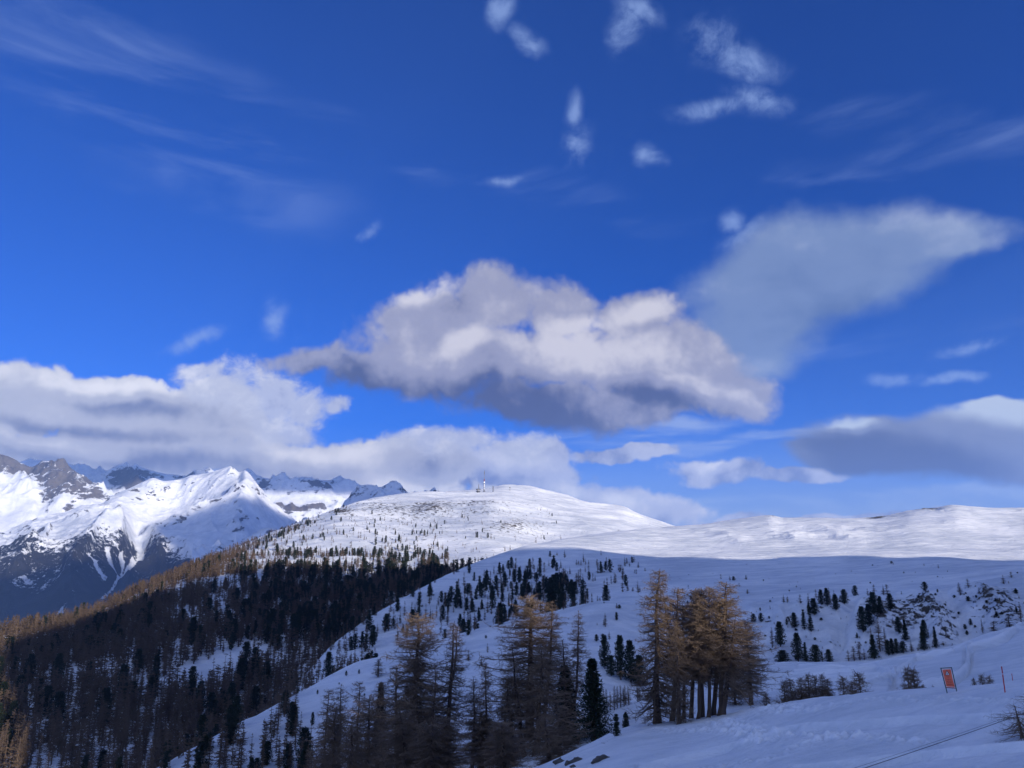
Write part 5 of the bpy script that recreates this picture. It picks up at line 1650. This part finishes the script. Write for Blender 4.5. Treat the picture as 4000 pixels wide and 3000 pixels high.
# ------------------------------------------------------------------ small things
def plain(name, c, rough=0.6, metal=0.0):
    m, nt, b = new_mat(name)
    g = nt.node('ShaderNodeNewGeometry')
    n = nt.noise(E(nt, g.outputs['Position']), 4.0, 4.0, 0.6)
    nt.put(b.inputs['Base Color'], nt.mix(n, tuple(v * 0.8 for v in c[:3]) + (1,), tuple(min(1, v * 1.15) for v in c[:3]) + (1,)))
    b.inputs['Roughness'].default_value = rough
    b.inputs['Metallic'].default_value = metal
    return m


M_GREEN = plain('painted_green_steel', (0.03, 0.07, 0.06))
M_ORANGE = plain('orange_banner', (1.0, 0.17, 0.08), 0.5)
M_RED = plain('red_paint', (0.55, 0.025, 0.02), 0.5)
M_WHITE = plain('white_print', (0.9, 0.9, 0.9), 0.5)
M_BLACK = plain('black_print', (0.02, 0.02, 0.02), 0.5)
M_DARKRED = plain('dark_red_print', (0.22, 0.012, 0.015), 0.5)
M_STEEL = plain('grey_steel', (0.16, 0.16, 0.17), 0.5, 0.2)
M_CABLE = plain('dark_cable', (0.02, 0.02, 0.025), 0.5)
M_ROCK = plain('lichen_rock', (0.10, 0.09, 0.08), 0.9)
M_WALL = plain('dark_station_wall', (0.10, 0.10, 0.11), 0.8)


def mesh_obj(name, geo, mat, parent=None, smooth=False):
    me = mesh_np(name, np.asarray(geo[0], float), np.asarray(geo[1]), smooth=smooth)
    me.materials.append(mat)
    o = bpy.data.objects.new(name, me)
    if parent is not None:
        o.parent = parent
    COL.objects.link(o)
    return o


def thing(name, label, cat, loc=(0, 0, 0), rotz=0.0, group=None):
    o = bpy.data.objects.new(name, None)
    o.location = loc; o.rotation_euler = (0, 0, rotz)
    o['label'] = label; o['category'] = cat
    if group:
        o['group'] = group
    COL.objects.link(o)
    return o


def box_geo(x0, x1, y0, y1, z0, z1):
    co = np.array([(x, y, z) for x in (x0, x1) for y in (y0, y1) for z in (z0, z1)], float)
    fa = np.array([[0, 1, 3, 2], [4, 6, 7, 5], [0, 4, 5, 1], [2, 3, 7, 6], [0, 2, 6, 4], [1, 5, 7, 3]])
    return co, fa


# warning banner in a leaning frame
hit = ray_sheet(BV['A'], 3722, 2704)
bz = hit.copy() if hit is not None else at(3722, 2704, 57)
u1 = 1.0 / metre(bz)[0]                 # metres per photograph pixel here
azs = math.atan2(bz.x, bz.y)
sg = thing('warning_banner', 'orange warning banner with a triangle and four words in a leaning green frame', 'sign', bz, -azs)
post_l = [(-19 * u1, 0, -0.3), (-34 * u1, 0, 94 * u1)]
post_r = [(17 * u1, 0, -0.3), (6 * u1, 0, 99 * u1)]
for pp_ in (post_l, post_r):
    mesh_obj('post', tube_path(np.array([pp_[0], [(pp_[0][i] + pp_[1][i]) / 2 for i in range(3)], pp_[1]]), [0.028] * 3, 8), M_GREEN, sg)


def lerp(a, b, t):
    return np.array([a[i] + (b[i] - a[i]) * t for i in range(3)])


mesh_obj('top_rail', tube_path(np.array([lerp(*post_l, 0.985), lerp(*post_l, 0.985) * 0.5 + lerp(*post_r, 0.985) * 0.5, lerp(*post_r, 0.985)]), [0.026] * 3, 8), M_GREEN, sg)
mesh_obj('bottom_rail', tube_path(np.array([lerp(*post_l, 0.33), lerp(*post_l, 0.33) * 0.5 + lerp(*post_r, 0.31) * 0.5, lerp(*post_r, 0.31)]), [0.02] * 3, 8), M_DARKRED, sg)


def board_pt(s, t, off=0.0):
    """banner surface: s 0..1 across, t 0..1 up, curling at its lower right"""
    l = lerp(*post_l, 0.345 + 0.60 * t); r = lerp(*post_r, 0.335 + 0.615 * t)
    p = l * (1 - s) + r * s
    m = 0.055
    p = l * (1 - (m + s * (1 - 2 * m))) + r * (m + s * (1 - 2 * m))
    p = p + np.array([-0.05 * math.sin(math.pi * t) * s * 0.8, -0.035 - off - 0.05 * math.sin(t * 5.0) * s - 0.16 * max(0, s - 0.62) * max(0, 0.6 - t), 0])
    return p


ns, ntt = 14, 22
co, ix = [], {}
for j in range(ntt + 1):
    for i in range(ns + 1):
        s, t = i / ns, j / ntt
        cs, ct = abs(s - 0.5) * 2, abs(t - 0.5) * 2
        if cs > 0.86 and ct > 0.93:          # rounded corners
            k = 1 - 0.055 * ((cs - 0.86) / 0.14) * ((ct - 0.93) / 0.07)
            s = 0.5 + (s - 0.5) * k; t = 0.5 + (t - 0.5) * k
        co.append(board_pt(s, t))
n1 = len(co)
co += [c + np.array([0, 0.012, 0]) for c in co]
w_ = ns + 1
fa = []
for j in range(ntt):
    for i in range(ns):
        a = j * w_ + i
        fa.append([a, a + 1, a + w_ + 1, a + w_])
        fa.append([n1 + a, n1 + a + w_, n1 + a + w_ + 1, n1 + a + 1])
for j in range(ntt):
    for i in (0, ns):
        a = j * w_ + i
        fa.append([a, a + w_, n1 + a + w_, n1 + a])
for i in range(ns):
    for j in (0, ntt):
        a = j * w_ + i
        fa.append([a, a + 1, n1 + a + 1, n1 + a])
banner = mesh_obj('banner', (co, np.array(fa)), M_ORANGE, sg, True)


def strip(name, pts, mat, off=0.004, th=0.03):
    """flat print laid on the banner along (s, t) points"""
    co, fa = [], []
    for (s0, t0), (s1, t1) in zip(pts[:-1], pts[1:]):
        a = board_pt(s0, t0, off); b = board_pt(s1, t1, off)
        d = b - a; n = np.array([-d[2], 0, d[0]]); n = n / (np.linalg.norm(n) + 1e-9) * th / 2
        k = len(co)
        co += [a - n, b - n, b + n, a + n]
        fa.append([k, k + 1, k + 2, k + 3])
    return mesh_obj(name, (co, np.array(fa)), mat, banner)


tri = [(0.50, 0.93), (0.22, 0.66), (0.78, 0.66)]
co = [board_pt(*p, 0.004) for p in [(0.50, 0.895), (0.27, 0.675), (0.73, 0.675)]]
mesh_obj('white_triangle', (co, np.array([[0, 1, 2]])), M_WHITE, banner)
strip('red_triangle_border', [(0.50, 0.92), (0.25, 0.67), (0.75, 0.67), (0.50, 0.92)], M_DARKRED, 0.007, 0.028)
strip('skier_symbol', [(0.40, 0.70), (0.50, 0.74), (0.44, 0.77), (0.53, 0.80)], M_BLACK, 0.009, 0.018)
strip('skier_symbol', [(0.56, 0.69), (0.50, 0.74), (0.60, 0.77)], M_BLACK, 0.009, 0.016)
strip('white_edge', [(0.03, 0.03), (0.03, 0.97), (0.97, 0.97), (0.97, 0.03), (0.03, 0.03)], M_WHITE, 0.004, 0.016)
dg = None
for txt, t_, wd in (('Slow', 0.545, 0.36), ('Langsam', 0.405, 0.62), ('Ralentir', 0.27, 0.56), ('Rallentare', 0.125, 0.70)):
    cu = bpy.data.curves.new('word', 'FONT')
    cu.body = txt
    cu.align_x = 'CENTER'
    cu.resolution_u = 3
    tmp = bpy.data.objects.new('word', cu)
    COL.objects.link(tmp)
    bpy.context.view_layer.update()
    me = bpy.data.meshes.new_from_object(tmp.evaluated_get(bpy.context.evaluated_depsgraph_get()))
    xs = [v.co.x for v in me.vertices]
    width = max(xs) - min(xs)
    for v in me.vertices:
        s = 0.5 + v.co.x / width * wd
        t = t_ + v.co.y * 0.085
        v.co = Vector(board_pt(s, t, 0.006))
    bpy.data.objects.remove(tmp)
    me.materials.clear(); me.materials.append(M_DARKRED)
    me.name = 'word'
    wo = bpy.data.objects.new('word', me)
    wo.parent = banner
    COL.objects.link(wo)

# piste poles
for x_, t_, b_, sh, lab in [(3926, 2606, 2704, 'A', 'tall red piste pole with a pale band near the right edge'), (3956, 2633, 2659, 'B', 'short red piste pole farther away right of the tall one')]:
    hp = ray_sheet(BV[sh], x_, b_)
    H_ = (b_ - t_) / metre(hp)[0]
    po = thing('piste_pole', lab, 'pole', hp, 0.0)
    mesh_obj('shaft', tube_path(np.array([[0, 0, -0.3], [0, 0, H_ * 0.5], [0, 0, H_]]), [0.03, 0.03, 0.028], 8), M_RED, po)
    if sh == 'A':
        mesh_obj('pale_band', tube_path(np.array([[0, 0, H_ * 0.715], [0, 0, H_ * 0.735], [0, 0, H_ * 0.755]]), [0.034] * 3, 8), M_WHITE, po)
    mesh_obj('cap', tube_path(np.array([[0, 0, H_ - 0.02], [0, 0, H_ + 0.02], [0, 0, H_ + 0.05]]), [0.034, 0.034, 0.015], 8), M_RED, po)

# slack steel cables crossing the lower right corner
for (x0, y0, r0, x1, y1, r1, rad, lab) in [(3280, 3030, 13, 4060, 2755, 17, 0.0045, 'thick dark cable slanting across the lower right snow'), (3300, 3010, 13.2, 4060, 2748, 17.2, 0.002, 'thin wire running just above the thick slanting cable')]:
    a = np.array(at(x0, y0, r0)); b = np.array(at(x1, y1, r1))
    a2 = a + (a - b) * 1.6; b2 = b + (b - a) * 2.2
    tt_ = np.linspace(0, 1, 40)[:, None]
    pts = a2 * (1 - tt_) + b2 * tt_
    pts[:, 2] -= 4 * 0.30 * (tt_ * (1 - tt_))[:, 0] - 0.26
    cab = mesh_obj('cable', tube_path(pts, [rad] * 40, 6), M_CABLE)
    cab['label'] = lab; cab['category'] = 'cable'

# antennas on the dome
def mast_at(px_, base_y):
    h_ = ray_sheet(BV['F'], px_, base_y)
    if h_ is None:
        h_ = ray_sheet(BV['F'], px_, base_y + 6)
    return h_


def lattice(H, w0, w1, bays):
    P0, P1 = [], []
    cr = [(-1, -1), (1, -1), (1, 1), (-1, 1)]
    for k in range(bays):
        za, zb = H * k / bays, H * (k + 1) / bays
        wa_, wb_ = w0 + (w1 - w0) * k / bays, w0 + (w1 - w0) * (k + 1) / bays
        for i in range(4):
            c, d = cr[i], cr[(i + 1) % 4]
            P0.append((c[0] * wa_, c[1] * wa_, za)); P1.append((c[0] * wb_, c[1] * wb_, zb))
            P0.append((c[0] * wa_, c[1] * wa_, za)); P1.append((d[0] * wb_, d[1] * wb_, zb))
            P0.append((c[0] * wb_, c[1] * wb_, zb)); P1.append((d[0] * wb_, d[1] * wb_, zb))
    return prisms(np.array(P0, float), np.array(P1, float), 0.22, 0.22)


def disc_geo(cx, cy, cz, r, th, ax=0):
    pts = np.array([[cx - th, cy, cz], [cx, cy, cz], [cx + th * 0.2, cy, cz]]) if ax == 0 else np.array([[cx, cy - th, cz], [cx, cy, cz], [cx, cy + th * 0.2, cz]])
    return tube_path(pts, [r * 0.35, r, r * 0.05], 12)


mp = mast_at(1891, 1922)
um = mp.length / F_PX
ms = thing('radio_mast', 'tall red and white lattice mast with dishes on the domed summit', 'radio mast', mp)
mesh_obj('lattice', lattice(44 * um, 2.3 * um / 2 * 1.6, 0.9, 10), M_STEEL, ms)
mesh_obj('upper_pole', tube_path(np.array([[0, 0, 42 * um], [0, 0, 60 * um], [1.2 * um, 0, 84 * um]]), [0.75, 0.5, 0.35], 8), M_STEEL, ms)
mesh_obj('antenna', tube_path(np.array([[0.55 * um, 0, 68 * um], [0.8 * um, 0, 74 * um], [1.1 * um, 0, 81 * um]]), [0.8, 0.9, 0.7], 8), M_STEEL, ms)
mesh_obj('red_band', tube_path(np.array([[0, 0, 40 * um], [0, 0, 45 * um], [0, 0, 50 * um]]), [1.1, 1.2, 1.0], 8), M_DARKRED, ms)
mesh_obj('white_radome', tube_path(np.array([[0, 0, 34 * um], [0, 0, 37 * um], [0, 0, 40 * um]]), [1.5, 1.9, 1.6], 10), M_WHITE, ms)
for z_, r_ in ((30, 3.0), (21, 2.6), (15, 2.4), (8, 4.4), (2, 4.6)):
    mesh_obj('platform', tube_path(np.array([[0, 0, z_ * um - 0.4], [0, 0, z_ * um], [0, 0, z_ * um + 0.4]]), [r_ * um * 0.8, r_ * um, r_ * um * 0.8], 10), M_STEEL, ms)
for z_, s_ in ((19, 1), (24, -1), (12, -1), (28, 1)):
    mesh_obj('dish', disc_geo(0, -2.0, z_ * um, 1.7, 0.9, 1), M_WHITE, ms)
mb = mast_at(1868, 1925)
um = mb.length / F_PX
st = thing('relay_station', 'squat dark relay station bristling with dishes left of the tall mast', 'relay station', mb)
mesh_obj('building', box_geo(-5 * um, 5 * um, -3, 6, -1, 9 * um), M_WALL, st)
mesh_obj('roof', box_geo(-5.6 * um, 5.4 * um, -3.6, 6.6, 9 * um + 0.01, 9 * um + 0.8), M_WHITE, st)
mesh_obj('upper_storey', box_geo(-4 * um, 3 * um, -1.5, 4, 9 * um + 0.82, 14 * um), M_WALL, st)
mesh_obj('gallery', box_geo(-7 * um, 4.5 * um, -2.2, 4.5, 14 * um + 0.02, 15.4 * um), M_STEEL, st)
mesh_obj('antenna', lattice(33 * um - 15 * um, 0.8, 0.3, 5), M_STEEL, st).location = (2.0 * um, 0, 15.4 * um)
for x_, z_ in ((6.0, 3.5), (6.4, 13.0), (-6.0, 12.5), (-5.4, 5)):
    mesh_obj('dish', disc_geo(x_ * um, -1.5, z_ * um, 1.6, 0.8, 1), M_STEEL, st)
m2 = mast_at(1926, 1921)
um = m2.length / F_PX
sm = thing('radio_mast', 'small single mast on the dome right of the tall one', 'radio mast', m2)
mesh_obj('lattice', lattice(22 * um, 1.2 * um, 0.7, 7), M_STEEL, sm)
mesh_obj('plinth', box_geo(-2.6 * um, 2.6 * um, -2, 2, -0.5, 1.4 * um), M_STEEL, sm)
m3 = mast_at(1992, 1917)
um = m3.length / F_PX
cs_ = thing('summit_cross', 'thin summit cross on the very top of the dome', 'cross', m3)
mesh_obj('upright', tube_path(np.array([[0, 0, -1], [0, 0, 7 * um], [0, 0, 15 * um]]), [0.55] * 3, 6), M_STEEL, cs_)
mesh_obj('crossbar', tube_path(np.array([[-3.4 * um, 0, 12.4 * um], [0, 0, 12.4 * um], [3.4 * um, 0, 12.4 * um]]), [0.5] * 3, 6), M_STEEL, cs_)

# stones poking out of the snow at the bottom edge
def stone_geo(rng, r):
    n = 7
    co, fa = [], []
    th = np.linspace(0, math.pi, n)
    for j in range(n):
        for k in range(9):
            a = 2 * math.pi * k / 9
            d = np.array([math.sin(th[j]) * math.cos(a), math.sin(th[j]) * math.sin(a), math.cos(th[j])])
            s = 1 + (0.28 * rng.normal() if 0 < j < n - 1 else 0)
            co.append(d * r * s * np.array([1.4, 0.9, 0.62]))
    for j in range(n - 1):
        for k in range(9):
            fa.append([j * 9 + k, (j + 1) * 9 + k, (j + 1) * 9 + (k + 1) % 9, j * 9 + (k + 1) % 9])
    return np.array(co), np.array(fa)


for i, (x_, y_, r_, lab) in enumerate([(2188, 2978, 0.42, 'broad dark stone at the bottom edge, left of two others'), (2222, 2984, 0.34, 'middle dark stone poking from the snow at the bottom edge'), (2256, 2972, 0.38, 'dark stone beside the snow lip at the bottom edge'),
                                       (2345, 2970, 0.5, 'dark rock under the ragged pine scrub'), (2240, 2996, 0.22, 'small stone below the middle one at the bottom edge')]):
    hs = ray_sheet(BV['A'], x_, y_)
    if hs is None:
        continue
    so = mesh_obj('stone', stone_geo(rs(400 + i), r_), M_ROCK)
    so.location = hs
    so.rotation_euler = (0, 0, i * 1.3)
    so['label'] = lab; so['category'] = 'stone'; so['group'] = 'stones at the bottom edge'
